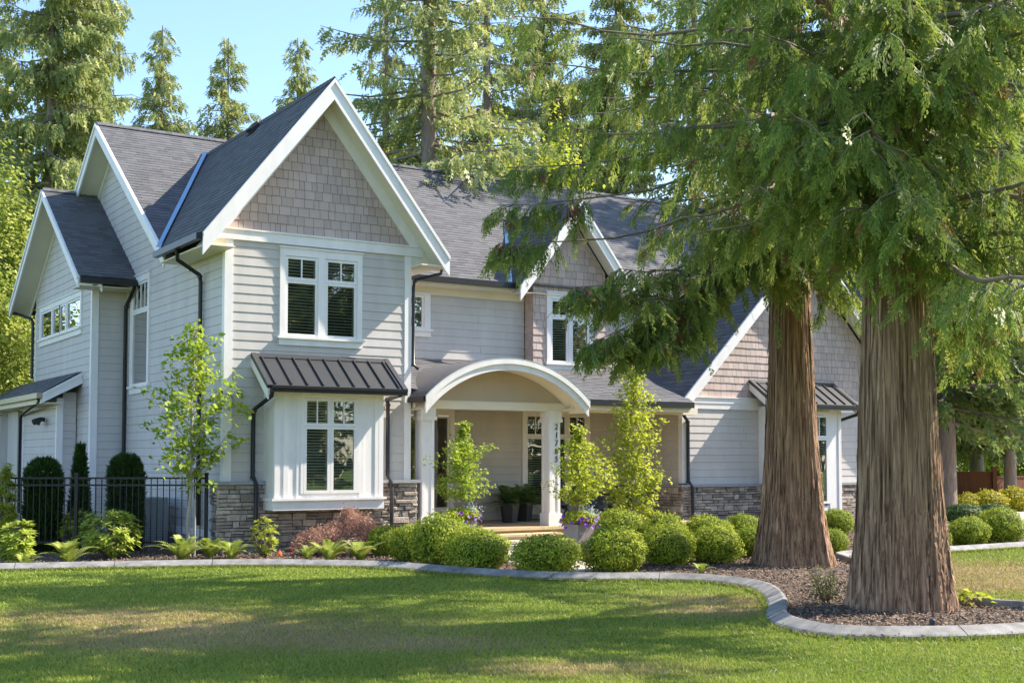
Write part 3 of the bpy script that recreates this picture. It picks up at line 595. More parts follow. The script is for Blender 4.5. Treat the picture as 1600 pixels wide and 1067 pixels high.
def extP(v):
    z = PZ0 + v * pv.z; c = math.sqrt(max(0, 2.86 ** 2 - (z - 1.0) ** 2)); g = GX - (GZ - z) / GS
    lo = 3.96 if (PY0 + v * pv.y) > 0.0 else 4.2
    return [(lo, 5.93 - c + .05), (5.93 + c - .05, g + .1)] if z < 3.84 else [(lo, g + .1)]
roofing(rf, (0, PY0, PZ0), (1, 0, 0), pv, pn, 2.9 / pv.y, extP)
porch = rf.build('porch_roof', ROOF, house)
gt = MB(); gt.box(7.9, 11.12, PY0 - .11, PY0, PZ0 - .13, PZ0 - .01); gt.box(3.86, 3.97, -.72, -.05, 2.93, 3.04); gt.split('gutter', BLACK, house)
so_ = MB(); so_.box(3.97, 11.6, -.1, 2.5, 2.98, 3.0); so_.build('porch_ceiling', CREAM, house)
bm = MB(); bm.box(4.0, 11.55, -.12, .14, 2.82, 2.978); bm.box(7.7, 11.12, PY0, PY0 + .03, 2.86, 3.06); bm.box(7.7, 11.12, PY0 + .03, -.12, 2.86, 2.88); bm.build('beam', CREAM, house)
N_ = 36; XL, XR = 3.92, 7.94; YF = -.72
def arc(r, x0, x1, cz=1.0): return [(5.93 + 0 + (x0 + (x1 - x0) * i / N_), cz + math.sqrt(max(0, r * r - (x0 + (x1 - x0) * i / N_) ** 2))) for i in range(N_ + 1)]
ar = MB()
def band(r0, r1, h, y0, y1):
    o, i_ = arc(r1, -h, h), arc(r0, -h, h)
    for k in range(N_):
        (a, b), (c, d), (e, f), (g, hh) = o[k], o[k + 1], i_[k + 1], i_[k]
        ar.add([(a, y0, b), (c, y0, d), (e, y0, f), (g, y0, hh), (a, y1, b), (c, y1, d), (e, y1, f), (g, y1, hh)],
               [(0, 1, 2, 3), (0, 4, 5, 1), (3, 2, 6, 7)] + ([(0, 3, 7, 4)] if k == 0 else []) + ([(1, 5, 6, 2)] if k == N_ - 1 else []))
band(2.63, 2.86, 2.01, YF, YF + .05); band(2.76, 2.88, 2.02, YF - .035, YF - .001)
ar.build('arched_fascia', TRIM, house)
br = MB(); o = arc(2.875, -2.02, 2.02)
for k in range(N_):
    br.add([(o[k][0], YF - .04, o[k][1]), (o[k + 1][0], YF - .04, o[k + 1][1]), (o[k + 1][0], 2.45, o[k + 1][1]), (o[k][0], 2.45, o[k][1])], [(0, 1, 2, 3)], .45 + .1 * rg.random(), 0, True)
br.build('barrel_roof', ROOF, house)
sb = MB(); o = arc(2.66, -1.98, 1.98)
for k in range(N_): sb.add([(o[k][0], YF + .05, o[k][1]), (o[k + 1][0], YF + .05, o[k + 1][1]), (o[k + 1][0], -.02, o[k + 1][1]), (o[k][0], -.02, o[k][1])], [(0, 1, 2, 3)], .5, 0, True)
sb.build('soffit', CREAM, house)
tp = MB(); o = arc(2.655, -1.86, 1.86); tp.add([(a, -.06, b) for a, b in o], [tuple(range(len(o)))]); tp.build('arched_panel', PANEL, house)
for cx in (4.31, 7.46):
    c = MB(); c.box(cx - .14, cx + .14, -.10, .18, .34, 2.82); c.box(cx - .175, cx + .175, -.135, .215, .33, .60); c.box(cx - .17, cx + .17, -.13, .21, 2.66, 2.83); c.box(cx - .185, cx + .185, -.145, .225, 2.58, 2.66)
    for s in (-1, 1):
        c.box(cx + s * .14 - (.07 if s > 0 else 0), cx + s * .14 + (0 if s > 0 else .07), -.115, -.10, .60, 2.58)
        c.box(cx - .155, cx - .14, .04 + s * .14 - (.06 if s > 0 else 0), .04 + s * .14 + (0 if s > 0 else .06), .60, 2.58)
    col = c.build('column', TRIM, house)
for i, ch in enumerate('21785'):
    cu = bpy.data.curves.new('digit', 'FONT'); cu.body = ch; cu.size = .185; cu.extrude = .006; cu.align_x = 'CENTER'; cu.shear = .12
    ob = bpy.data.objects.new('tmp', cu); COL.objects.link(ob); dg = bpy.context.evaluated_depsgraph_get(); me = bpy.data.meshes.new_from_object(ob.evaluated_get(dg)); bpy.data.objects.remove(ob)
    me.materials.clear(); me.materials.append(BLACK); n_ = bpy.data.objects.new('house_number', me); n_.matrix_world = Matrix.Translation((7.50, -.109, 2.42 - i * .175)) @ Matrix.Rotation(math.pi / 2, 4, 'X')
    link(n_, col)
dk = MB(); dk.box(4.0, 11.5, -.18, 2.5, -.1, .335); deck = dk.build('porch_deck', DECK, house)
nz = MB(); nz.box(4.15, 11.4, -.26, -.18, .27, .33); nz.build('edge', NOSE, deck)
for i in range(2):
    s = MB(); zt = .215 - i * .11; s.box(4.55, 7.25, -.62 - i * .36, -.18 - .0 if i == 0 else -.62 - (i - 1) * .36, -.1, zt - .045); s.box(4.5, 7.3, -.66 - i * .36, -.18 if i == 0 else -.66, zt - .045, zt)
    s.build('step', NOSE if i == 0 else PATH, house)
# --- downspouts
def spout(pts, parent=house, r=.042):
    m = MB(); m.tube(pts, r, 8)
    for p in pts[2:-1:2]: m.tube([Vector(p) + Vector((0, 0, -.05)), Vector(p) + Vector((0, 0, -.01))], r * 1.35, 8)
    return m.build('downspout', BLACK, parent)
spout([(-.62, 1.0, 5.80), (-.6, 1.02, 5.62), (-.1, 1.18, 5.38), (-.075, 1.2, 5.25), (-.07, 1.22, .5)])
spout([(.60, -.88, 3.03), (.60, -.86, 2.95), (.55, -.12, 2.72), (.55, -.075, 2.6), (.55, -.075, 1.46), (.57, -.20, 1.30), (.57, -.21, .3)])
spout([(3.27, -.86, 3.03), (3.36, -.1, 2.98), (3.40, -.075, 2.9), (3.40, -.075, 1.46), (3.43, -.20, 1.30), (3.43, -.21, .3)])
spout([(-.1, 5.60, 5.72), (-.10, 5.64, 5.62), (-.08, 6.30, 5.3), (-.08, 6.34, 5.2), (-.08, 6.34, .4)])
spout([(-1.25, 12.98, 5.72), (-.90, 12.3, 5.5), (-.87, 12.26, 5.4), (-.87, 12.26, 3.9)])
spout([(4.62, -.1, 5.72), (4.60, -.1, 5.62), (4.03, -.02, 5.45), (4.0, -.02, 5.3), (4.0, -.02, 3.72), (4.06, -.12, 3.62)], r=.035)
spout([(11.2, .1, 2.98), (11.30, .2, 2.92), (11.70, .42, 2.7), (11.72, .43, 2.6), (11.72, .43, 1.26), (11.74, .30, 1.1), (11.74, .29, .2)])
spout([(16.70, -.42, 3.02), (16.68, -.40, 2.92), (16.42, .3, 2.7), (16.42, .42, 2.6), (16.42, .42, 1.3)])
spout([(-1.76, 7.4, 3.2), (-1.70, 7.5, 3.1), (-1.32, 11.35, 2.9), (-1.31, 11.4, .4)], r=.035)
# ------------------------------------------------------------------ ground
def inpoly(P, poly):
    x, y = P[:, 0], P[:, 1]; c = np.zeros(len(P), bool); n = len(poly)
    for i in range(n):
        (x0, y0), (x1, y1) = poly[i], poly[(i + 1) % n]
        if y0 == y1: continue
        c ^= ((y0 > y) != (y1 > y)) & (x < (x1 - x0) * (y - y0) / (y1 - y0) + x0)
    return c
def spline(pts, step=0.12):
    P = [np.array(p[:2], float) for p in pts]; P = [2 * P[0] - P[1]] + P + [2 * P[-1] - P[-2]]; out = []
    for i in range(1, len(P) - 2):
        a, b, c, d = P[i - 1:i + 3]; n = max(2, int(np.linalg.norm(c - b) / step))
        for k in range(n):
            t = k / n; out.append(.5 * (2 * b + (c - a) * t + (2 * a - 5 * b + 4 * c - d) * t * t + (3 * b - a - 3 * c + d) * t ** 3))
    out.append(P[-2]); return np.array(out)
kerb_front = spline([(-16, 2.6), (-9, .1), (-4.21, -1.55), (-2.37, -2.18), (-.6, -2.9), (.45, -3.75), (1.07, -4.52), (1.63, -6.3), (2.1, -7.3), (2.75, -8.0), (3.5, -8.5), (3.9, -9.1),
                     (3.85, -9.9), (3.36, -10.75), (2.53, -11.73), (1.75, -12.5), (1.28, -13.2), (1.22, -13.98), (1.95, -14.6), (2.94, -14.95), (4.2, -15.1), (5.2, -14.7), (5.25, -13.9), (4.87, -13.07),
                     (5.4, -11.8), (6.6, -10.2), (7.9, -8.8), (8.6, -7.6), (9.4, -6.9), (11.57, -7.12), (13.99, -7.08), (19, -7.0), (30, -7.6)])
bed_poly = [tuple(p) for p in kerb_front] + [(30, 2.0), (30, 14), (-16, 14)]
DRY = [(at(345, 985), 2.3, .8), (at(200, 965), 1.9, .6), (at(1560, 895), 3.0, 1.6), (at(1480, 890), 2.2, 1.2), (at(640, 1005), 1.2, .35), (at(1120, 940), 1.0, .45), (at(480, 1000), 1.4, .5), (at(250, 1000), 1.6, .5), (at(1130, 955), .9, .4), (at(900, 1045), 1.0, .25), (at(1560, 915), 2.2, .8)]
def dryness(P, rng=None):
    d = np.zeros(len(P))
    fwd = np.array([math.sin(YAW), math.cos(YAW)]); rgt = np.array([math.cos(YAW), -math.sin(YAW)])
    for c, a, b in DRY:
        q = P[:, :2] - np.array([c.x, c.y]); e = (q @ rgt / a) ** 2 + (q @ fwd / (b * 1.6)) ** 2; d = np.maximum(d, np.exp(-e * 1.1))
    return d
def lawn_material():
    m = bpy.data.materials.new('lawn turf'); m.use_nodes = True; t = m.node_tree; L = t.links.new; b = t.nodes['Principled BSDF']
    b.inputs['Roughness'].default_value = .9; b.inputs['Specular IOR Level'].default_value = .1
    tc = nd(t, 'ShaderNodeTexCoord'); n1 = nd(t, 'ShaderNodeTexNoise'); n1.inputs['Scale'].default_value = 1.1; n1.inputs['Detail'].default_value = 5
    n2 = nd(t, 'ShaderNodeTexNoise'); n2.inputs['Scale'].default_value = 45; n2.inputs['Detail'].default_value = 5
    L(tc.outputs['Object'], n1.inputs[0]); L(tc.outputs['Object'], n2.inputs[0])
    a = nd(t, 'ShaderNodeMix', data_type='RGBA'); a.inputs[6].default_value = (.095, .18, .016, 1); a.inputs[7].default_value = (.18, .275, .03, 1); L(n1.outputs[0], a.inputs[0])
    at_ = nd(t, 'ShaderNodeAttribute', attribute_name='dry')
    s = nd(t, 'ShaderNodeMath', operation='MULTIPLY'); L(at_.outputs['Fac'], s.inputs[0]); L(n1.outputs[0], s.inputs[1])
    s2 = nd(t, 'ShaderNodeMath', operation='MULTIPLY'); s2.use_clamp = True; L(s.outputs[0], s2.inputs[0]); s2.inputs[1].default_value = 2.2
    a2 = nd(t, 'ShaderNodeMix', data_type='RGBA'); L(s2.outputs[0], a2.inputs[0]); L(a.outputs[2], a2.inputs[6]); a2.inputs[7].default_value = (.36, .27, .13, 1)
    a3 = nd(t, 'ShaderNodeMix', data_type='RGBA', blend_type='MULTIPLY'); a3.inputs[0].default_value = .55; L(a2.outputs[2], a3.inputs[6]); L(n2.outputs[1], a3.inputs[7])
    hs = nd(t, 'ShaderNodeBrightContrast'); hs.inputs[1].default_value = .0; L(a3.outputs[2], hs.inputs[0]); L(hs.outputs[0], b.inputs['Base Color'])
    bp = nd(t, 'ShaderNodeBump'); bp.inputs['Strength'].default_value = .8; bp.inputs['Distance'].default_value = .03; L(n2.outputs[0], bp.inputs['Height']); L(bp.outputs[0], b.inputs['Normal'])
    return m
gx = np.concatenate([[-220, -60], np.linspace(-20, 40, 121), [70, 220]]); gyy = np.concatenate([[-120, -40], np.linspace(-26, 14, 81), [40, 220]])
GX_, GY_ = np.meshgrid(gx, gyy, indexing='ij'); V = np.stack([GX_.ravel(), GY_.ravel(), np.zeros(GX_.size)], 1); ny = len(gyy)
F = [(i * ny + j, (i + 1) * ny + j, (i + 1) * ny + j + 1, i * ny + j + 1) for i in range(len(gx) - 1) for j in range(ny - 1)]
me = bpy.data.meshes.new('lawn'); me.from_pydata(V.tolist(), [], F); a = me.attributes.new('dry', 'FLOAT', 'POINT'); a.data.foreach_set('value', dryness(V).astype(np.float32)); me.materials.append(lawn_material())
tag(link(bpy.data.objects.new('lawn', me)), 'mown green lawn with dry yellow patches', kind='structure')
m = MB(); m.add([(x, y, .02) for x, y in bed_poly], [tuple(range(len(bed_poly)))]); tag(m.build('planting_bed', MULCH), 'bark mulch planting bed', kind='structure')
path_poly = [(2.2, -7.55), (3.3, -8.3), (4.6, -5.0), (5.2, -3.3), (7.4, -1.6), (7.4, -.1), (4.4, -.1), (4.4, -2.2), (3.6, -4.2)]
m = MB(); m.add([(2.2, -7.55, .03), (3.3, -8.3, .03), (4.6, -5.0, .03), (5.2, -3.3, .03), (7.4, -1.6, .03), (7.4, -.1, .03), (4.4, -.1, .03), (4.4, -2.2, .03), (3.6, -4.2, .03)], [tuple(range(9))]); tag(m.build('path', PATH), 'pale concrete path to the porch steps', kind='structure')
m = MB(); m.add([(19.9, -4.2, .03), (44, -6, .03), (44, 9, .03), (19.9, 9, .03)], [(0, 1, 2, 3)]); tag(m.build('driveway', PATH), 'pale driveway beyond the right wing', kind='structure')
# mulch chips and the kerb
rng = np.random.default_rng(3)
def chips(N, rmin, rmax):
    r = rmin * (rmax / rmin) ** rng.random(N); a = YAW + rng.uniform(-.43, .43, N)
    P = np.stack([CAM.x + r * np.sin(a), CAM.y + r * np.cos(a), np.full(N, .03)], 1); P = P[inpoly(P, bed_poly)]
    P = P[((P[:, 1] < 1.0) | (P[:, 0] < -.2)) & ~inpoly(P, path_poly)]; N = len(P); P[:, 2] += rng.random(N) * .03
    a = rng.normal(0, 1, (N, 3)); a[:, 2] *= .35; a = nrm(a); b = nrm(np.cross(a, np.array([0, 0, 1.]) + rng.normal(0, .4, (N, 3))))
    l = rng.uniform(.008, .026, N)[:, None]; k = rng.uniform(.004, .010, N)[:, None]
    return np.stack([P - a * l - b * k, P + a * l - b * k, P + a * l * .8 + b * k, P - a * l + b * k], 1), rng.random(N)
Q, t_ = chips(190000, 11.5, 36)
tag(quads('bark_chips', Q, t_, CHIP), 'loose brown bark chips over the planting bed', kind='stuff')
def litter(N):
    c = rng.integers(0, 2, N); b = np.where(c[:, None] == 0, np.array([[3.0, -13.6]]), np.array([[5.5, -9.0]])); P = b + rng.normal(0, 3.4, (N, 2)); bed = inpoly(P, bed_poly); d_ = np.array([np.min(np.abs(kerb_front - p).sum(1)) for p in P]); P = P[d_ > .36]; bed = bed[d_ > .36]; N = len(P); P = np.concatenate([P, np.where(bed, .055, .018)[:, None] + rng.uniform(0, .015, (N, 1))], 1)
    t = rng.uniform(0, 6.283, N); a = np.stack([np.cos(t), np.sin(t), rng.normal(0, .15, N)], 1); s = np.stack([-np.sin(t), np.cos(t), 0 * t], 1); l = rng.uniform(.012, .05, N)[:, None]; k = rng.uniform(.002, .006, N)[:, None]
    return np.stack([P - a * l - s * k, P - a * l + s * k, P + a * l + s * k, P + a * l - s * k], 1), rng.random(N)
Q, t_ = litter(5200); tag(quads('fallen_twigs', Q, t_, CHIP), 'scattered brown cedar twigs on lawn and bed', kind='stuff')
def kerb(path, width=.23):
    m = MB(); d = np.gradient(path, axis=0); d /= np.linalg.norm(d, axis=1)[:, None]; nl = np.stack([-d[:, 1], d[:, 0]], 1)      # left = bed side
    prof = [(0, -.05), (0, .045), (.02, .06), (width - .05, .125), (width - .015, .12), (width, .10), (width, -.05)]
    s = np.concatenate([[0], np.cumsum(np.linalg.norm(np.diff(path, axis=0), axis=1))]); k0 = 0; last = 0
    def ring(i, sh=0): return [(path[i, 0] + nl[i, 0] * o + d[i, 0] * sh, path[i, 1] + nl[i, 1] * o + d[i, 1] * sh, z) for o, z in prof]
    i = 0
    while i < len(path) - 1:
        j = i + 1
        while j < len(path) - 1 and s[j] - s[i] < 1.5: j += 1
        R_ = [ring(q, .006 if q == i else (-.006 if q == j else 0)) for q in range(i, j + 1)]; n = len(prof); vs = [p for r in R_ for p in r]
        fs = [(q * n + e, q * n + e + 1, (q + 1) * n + e + 1, (q + 1) * n + e) for q in range(len(R_) - 1) for e in range(n - 1)] + [tuple(range(n)), tuple(range(len(vs) - 1, len(vs) - n - 1, -1))]
        m.add(vs, fs, rg.random()); i = j
    return m.build('kerb', KERB)
tag(kerb(kerb_front), 'curved grey concrete kerb between lawn and bed', kind='structure')
# grass
def grass(N, rmin, rmax):
    r = rmin * (rmax / rmin) ** rng.random(N); a = YAW + np.where(rng.random(N) < .76, rng.uniform(-.47, .47, N), rng.uniform(.45, .85, N) * rng.choice([-1, 1], N))
    P = np.stack([CAM.x + r * np.sin(a), CAM.y + r * np.cos(a), np.zeros(N)], 1); k = ~inpoly(P, bed_poly); P = P[k]; r = r[k]; N = len(P)
    h = rng.uniform(.016, .036, N)[:, None]; wd = (.0005 * r * rng.uniform(.6, 1.3, N))[:, None]; t = rng.uniform(0, 2 * np.pi, N); s = np.stack([np.cos(t), np.sin(t), 0 * t], 1)
    lean = rng.normal(0, .5, (N, 3)); lean[:, 2] = 1
    dr = dryness(P); patch = .5 + .5 * np.sin(P[:, 0] * 1.9 + np.sin(P[:, 1] * 1.3) * 2) * np.sin(P[:, 1] * 1.6 + 1)
    tn = .25 + .25 * patch + rng.normal(0, .12, N); tn = tn + dr * .25; dry = rng.random(N) < np.minimum(1, dr * 1.15) * .8
    return np.stack([P - s * wd, P + s * wd, P + lean * h], 1), tn, dry
Q, t_, dry = grass(740000, 9, 44)
k_ = rng.integers(0, len(kerb_front), 26000); d_ = np.gradient(kerb_front, axis=0); d_ = nrm(d_); P = kerb_front[k_] + d_[k_] * rng.uniform(-.08, .08, (26000, 1)) + np.stack([d_[k_, 1], -d_[k_, 0]], 1) * rng.uniform(-.012, .05, (26000, 1)); P = np.concatenate([P, np.zeros((26000, 1))], 1)
r_ = np.linalg.norm(P[:, :2] - np.array([CAM.x, CAM.y]), axis=1)[:, None]; a_ = rng.uniform(0, 6.283, 26000); s_ = np.stack([np.cos(a_), np.sin(a_), 0 * a_], 1) * .0005 * r_; l_ = rng.normal(0, .45, (26000, 3)); l_[:, 2] = 1
Q = np.concatenate([Q, np.stack([P - s_, P + s_, P + l_ * rng.uniform(.03, .075, (26000, 1))], 1)]); t_ = np.concatenate([t_, rng.uniform(.2, .6, 26000)]); dry = np.concatenate([dry, rng.random(26000) < .08])
GRASSD = leafmat('dry grass blades', (.22, .17, .06), (.40, .31, .15), (.52, .43, .24), .3, .6, .1)
o = quads('grass', Q, t_, [GRASS, GRASSD], nv=3, extra=dry); tag(o, 'short mown grass blades of the lawn', kind='stuff')

# ------------------------------------------------------------------ cedars
def spray_template(n=10, wid=.05, ang=42, sag=.18, seed=0, fork=False):
    """flat drooping frond along +x, made of narrow rhombic leaflets, with uneven side shoots"""
    T = []; sp = lambda t: np.array([t, 0, -sag * t * t]); r = np.random.default_rng(seed)
    def leaf(b, d, l, w): p = np.array([-d[1], d[0], 0]) * w * .5; T.append([b, b + d * l * .55 + p, b + d * l, b + d * l * .55 - p])
    for i in range(n):
        t = .06 + .90 * i / n
        for s in (-1, 1):
            l = .33 * (1 - t * .66) * (r.uniform(.55, 1.3) if fork else 1); a = R(ang + (r.uniform(-14, 14) if fork else 0)) * s; d = np.array([math.cos(a), math.sin(a), -.12 + (r.uniform(-.25, .1) if fork else 0)]); b = sp(t + (.03 if s > 0 else 0))
            leaf(b, d, l, wid)
            if fork and l > .14:
                for q, k in ((.45, .55), (.7, .42)): a2 = a - s * R(r.uniform(28, 44)); leaf(b + d * l * q, np.array([math.cos(a2), math.sin(a2), d[2]]), l * k, wid * .8)
    for t0, t1 in ((0, .5), (.5, 1.05)):
        a, b = sp(t0), sp(t1); p = np.array([0, wid * .3, 0]); T.append([a - p, a + p, b + p * .4, b - p * .4])
    return np.array(T)
def stamp(T, O, X, Yh, s):
    X = nrm(X); Y = nrm(np.cross(np.cross(X, Yh), X)); Z = np.cross(X, Y); s = s[:, None, None, None]
    Q = O[:, None, None, :] + s * (T[None, ..., 0:1] * X[:, None, None, :] + T[None, ..., 1:2] * Y[:, None, None, :] + T[None, ..., 2:3] * Z[:, None, None, :])
    return Q.reshape(-1, 4, 3)
T_FINE, T_MID, T_FAR = [spray_template(6, .058, 40, .2, s, True) for s in (1, 2, 3)], spray_template(5, .11), spray_template(3, .17)
def cedar_limb(rng, p0, p1, mb, dens=7.0, T=T_FINE, ss=(.2, .38), sag=.07, start=.16, twigmax=1.0, step=.075, r0=.05):
    p0, p1 = np.array(p0, float), np.array(p1, float); L = np.linalg.norm(p1 - p0)
    def P(s): s = np.asarray(s)[..., None]; return p0 + (p1 - p0) * s + np.array([0, 0, -sag * L]) * np.sin(np.pi * s ** .8) + np.array([0, 0, .35 * sag * L]) * s ** 4
    sm = np.linspace(0, 1, 9); pts = P(sm); pts[1:-1] += rng.normal(0, .03, (7, 3)); mb.tube(pts, [r0 * (1 - .85 * q) for q in sm], 6)
    n = int(L * dens); s = start + (1 - start) * rng.random(n) ** .85; base = P(s); tang = nrm((p1 - p0)[None, :] * np.array([1, 1, .3]))
    sgn = np.where(rng.random(n) < .5, -1, 1); a = sgn * R(1) * rng.uniform(25, 85, n); tw = np.stack([tang[0, 0] * np.cos(a) - tang[0, 1] * np.sin(a), tang[0, 0] * np.sin(a) + tang[0, 1] * np.cos(a), rng.normal(-.15, .2, n)], 1); tw = nrm(tw)
    l = (.25 + twigmax * (1.05 - s) * rng.uniform(.4, 1, n)); O = []; D = []
    for i in range(n):
        k = max(2, int(l[i] / step)); t = (np.arange(k) + rng.random(k) * .8) / k; q = base[i] + tw[i] * (l[i] * t)[:, None]; q[:, 2] -= .72 * l[i] * t ** 1.7; O.append(q); D.append(np.repeat(tw[i][None], k, 0))
        if i % 3 == 0: mb.tube([base[i], base[i] + tw[i] * l[i] * .5 + np.array([0, 0, -.22 * l[i]]), base[i] + tw[i] * l[i] + np.array([0, 0, -.72 * l[i]])], [.010, .007, .003], 4, caps=False)
    O = np.concatenate(O); D = np.concatenate(D); N = len(O); X = D * .42 + np.array([0, 0, -.95]) + rng.normal(0, .24, (N, 3))
    Y = rng.normal(0, 1, (N, 3)) + D * .3; sc = rng.uniform(*ss, N); bt = np.clip(rng.normal(.38, .19, N), 0, 1); Qs = []; ts = []; Ts = T if isinstance(T, list) else [T]
    for i, q in enumerate(Ts):
        k = slice(i, None, len(Ts)); n_ = len(O[k]); Qs.append(stamp(q, O[k], X[k], Y[k], sc[k])); ts.append(np.repeat(bt[k], len(q)) + rng.normal(0, .08, n_ * len(q)) + np.tile(np.linalg.norm(q.mean(1), axis=1) - .45, n_) * .42)
    return np.concatenate(Qs), np.concatenate(ts)
def cedar_trunk(name, rad, H, rng, flutes, parent, na=200, lean=(0, 0)):
    zs = np.concatenate([np.linspace(-.1, 1.2, 22), np.linspace(1.3, 8, 40), np.linspace(8.5, H, 20)]); zr, rr = zip(*rad); r = np.interp(zs, zr, rr); th = np.linspace(0, 2 * np.pi, na, endpoint=False)
    ph = rng.uniform(0, 6.28, 8); V = []; nl = 9; la = np.arange(nl) * 2 * np.pi / nl + rng.uniform(-.25, .25, nl); lw = rng.uniform(.13, .26, nl); lh = rng.uniform(.35, 1.5, nl); lA = rng.uniform(.08, .30, nl)
    for z, q in zip(zs, r):
        mid = np.exp(-max(z, 0) / 4.)
        d = sum(np.cos(k * th + ph[i] + .12 * np.sin(z * 1.3 + i)) * w for i, (k, w) in enumerate(flutes)) * (.05 * mid + .012)
        for i in range(nl): e = (th - la[i] - .06 * np.sin(z * 2 + i) + np.pi) % (2 * np.pi) - np.pi; d = d + lA[i] * np.exp(-(e / lw[i]) ** 2) * np.exp(-max(z, 0) / lh[i])
        ridge = .032 * (1 - 2 * np.abs(np.sin(8.5 * th + 1.1 * np.sin(z * .45 + 3 * th) + ph[5])) ** .6) * .8 + .024 * (1 - 2 * np.abs(np.sin(15.5 * th + 1.3 * np.sin(z * .7 + 2 * th) + ph[6])) ** .7) + .015 * np.sin(47 * th + 1.6 * np.sin(z * .9)) + .010 * np.sin(83 * th + 2.5 * np.sin(z * 1.7 + th))
        R_ = q * (1 + d + ridge + .010 * rng.normal(0, 1, na)); V += [(R_[i] * math.cos(th[i]), R_[i] * math.sin(th[i]), z + (.02 * math.sin(5 * th[i]) if z < .2 else 0)) for i in range(na)]
    m = MB(); m.add(V, [(i * na + j, i * na + (j + 1) % na, (i + 1) * na + (j + 1) % na, (i + 1) * na + j) for i in range(len(zs) - 1) for j in range(na)], .5, 0, True)
    G = np.array(V).reshape(len(zs), na, 3)
    for _ in range(420):
        j = rng.integers(na); i0 = rng.integers(3, len(zs) - 26); n_ = int(rng.integers(5, 16)); w_ = rng.uniform(.007, .02); jj = j; P = []
        for k in range(n_):
            q = G[i0 + k, jj % na]; rad_ = np.array([q[0], q[1], 0]) / math.hypot(q[0], q[1]); tg = np.array([-rad_[1], rad_[0], 0]); e = abs(2 * k / (n_ - 1) - 1); P.append((q + rad_ * (.006 + .018 * e ** 4) - tg * w_ * (1 - .7 * e ** 3), q + rad_ * (.010 + .018 * e ** 4) + tg * w_ * (1 - .7 * e ** 3)))
            if rng.random() < .12: jj += rng.integers(-1, 2)
        tn_ = rng.random(); m.add([p for ab in P for p in ab], [(2 * k, 2 * k + 1, 2 * k + 3, 2 * k + 2) for k in range(n_ - 1)], tn_)
    return m.build(name, BARK, parent)
def dead_mask(Q, rng):
    c = Q.mean(1); n = 3; m = np.zeros(len(Q), bool)
    for k in range(n): i = rng.integers(len(Q)); m |= np.linalg.norm(c - c[i], axis=1) < rng.uniform(.05, .16)
    return m
def proj(p):
    q = Vector(p) - CAM; d = q.dot(_fw); return 800 + FOC * q.dot(_rt) / d, 533.5 + SHY - FOC * q.dot(_up) / d, d
def unproj(px, py, D):
    v = ray(px, py); return CAM + v * D
def big_cedar(base, label, rad, flutes, tips, seed, nrand, zr, Hc, ok, rl, sunz=0):
    rng = np.random.default_rng(seed); root = empty('cedar_tree', base, label, 'tree', 'big cedars on the lawn bed'); mb = MB(); Qs = []; ts = []
    cedar_trunk('trunk', rad, Hc, rng, flutes, root)
    b = np.array(base)
    for (px, py, D, dz, *st) in tips:
        t = np.array(unproj(px, py, D)) - b; z0 = max(3.4, t[2] + dz); Q, tn = cedar_limb(rng, (0, 0, z0), t, mb, dens=7.5, start=st[0] if st else .12, r0=.036); Qs.append(Q); ts.append(tn)
    k = 0; tries = 0
    while k < nrand and tries < 4000:
        tries += 1; z0 = rng.uniform(*zr); a = rng.uniform(0, 2 * np.pi); L = rng.uniform(*rl) * (1 - .55 * z0 / Hc) / (1 - .55 * zr[0] / Hc); t = np.array([math.cos(a) * L, math.sin(a) * L, z0 - L * rng.uniform(.05, .42)])
        px, py, D = proj(b + t)
        if not ok(px, py, D) or (z0 < sunz and -1.2 < (a + 1.5708) % 6.2832 - 1.5708 < 2.0): continue
        k += 1; Q, tn = cedar_limb(rng, (0, 0, z0), t, mb, dens=7.0); Qs.append(Q); ts.append(tn)
    z = zr[1]
    while z < Hc - .5:                                       # the upper crown, above the picture
        L = 3.9 * (1 - (z / Hc)) ** .75 * rng.uniform(.75, 1.1) + .3; a = rng.uniform(0, 2 * np.pi); t = np.array([math.cos(a) * L, math.sin(a) * L, z - L * rng.uniform(.1, .35)])
        Q, tn = cedar_limb(rng, (0, 0, z), t, mb, dens=3.2, T=T_MID, ss=(.35, .65), step=.22); Qs.append(Q); ts.append(tn); z += rng.uniform(.42, .95)
    mb.build('branches', TWIG, root); quads('crown', np.concatenate(Qs), np.concatenate(ts), [LF_CEDAR, LF_DEAD], root, extra=np.concatenate([dead_mask(q, rng) for q in Qs])); return root
def ok1(px, py, D):
    if px < 790 or D < 5: return False
    if px < 1000 and py > 215: return False
    if px < 1180 and py > 380: return False
    if 1180 <= px <= 1300 and py > 300: return False
    if 1300 < px < 1480 and py > 330: return False
    return not (px > 1460 and py > 520)
def ok2(px, py, D):
    if px < 800 or D < 5: return False
    if px < 1010 and py > 250: return False
    if py > 520 or (px < 1090 and py > 450) or (1090 <= px < 1200 and py > 340): return False
    return not (1195 < px < 1285 and py > 400)
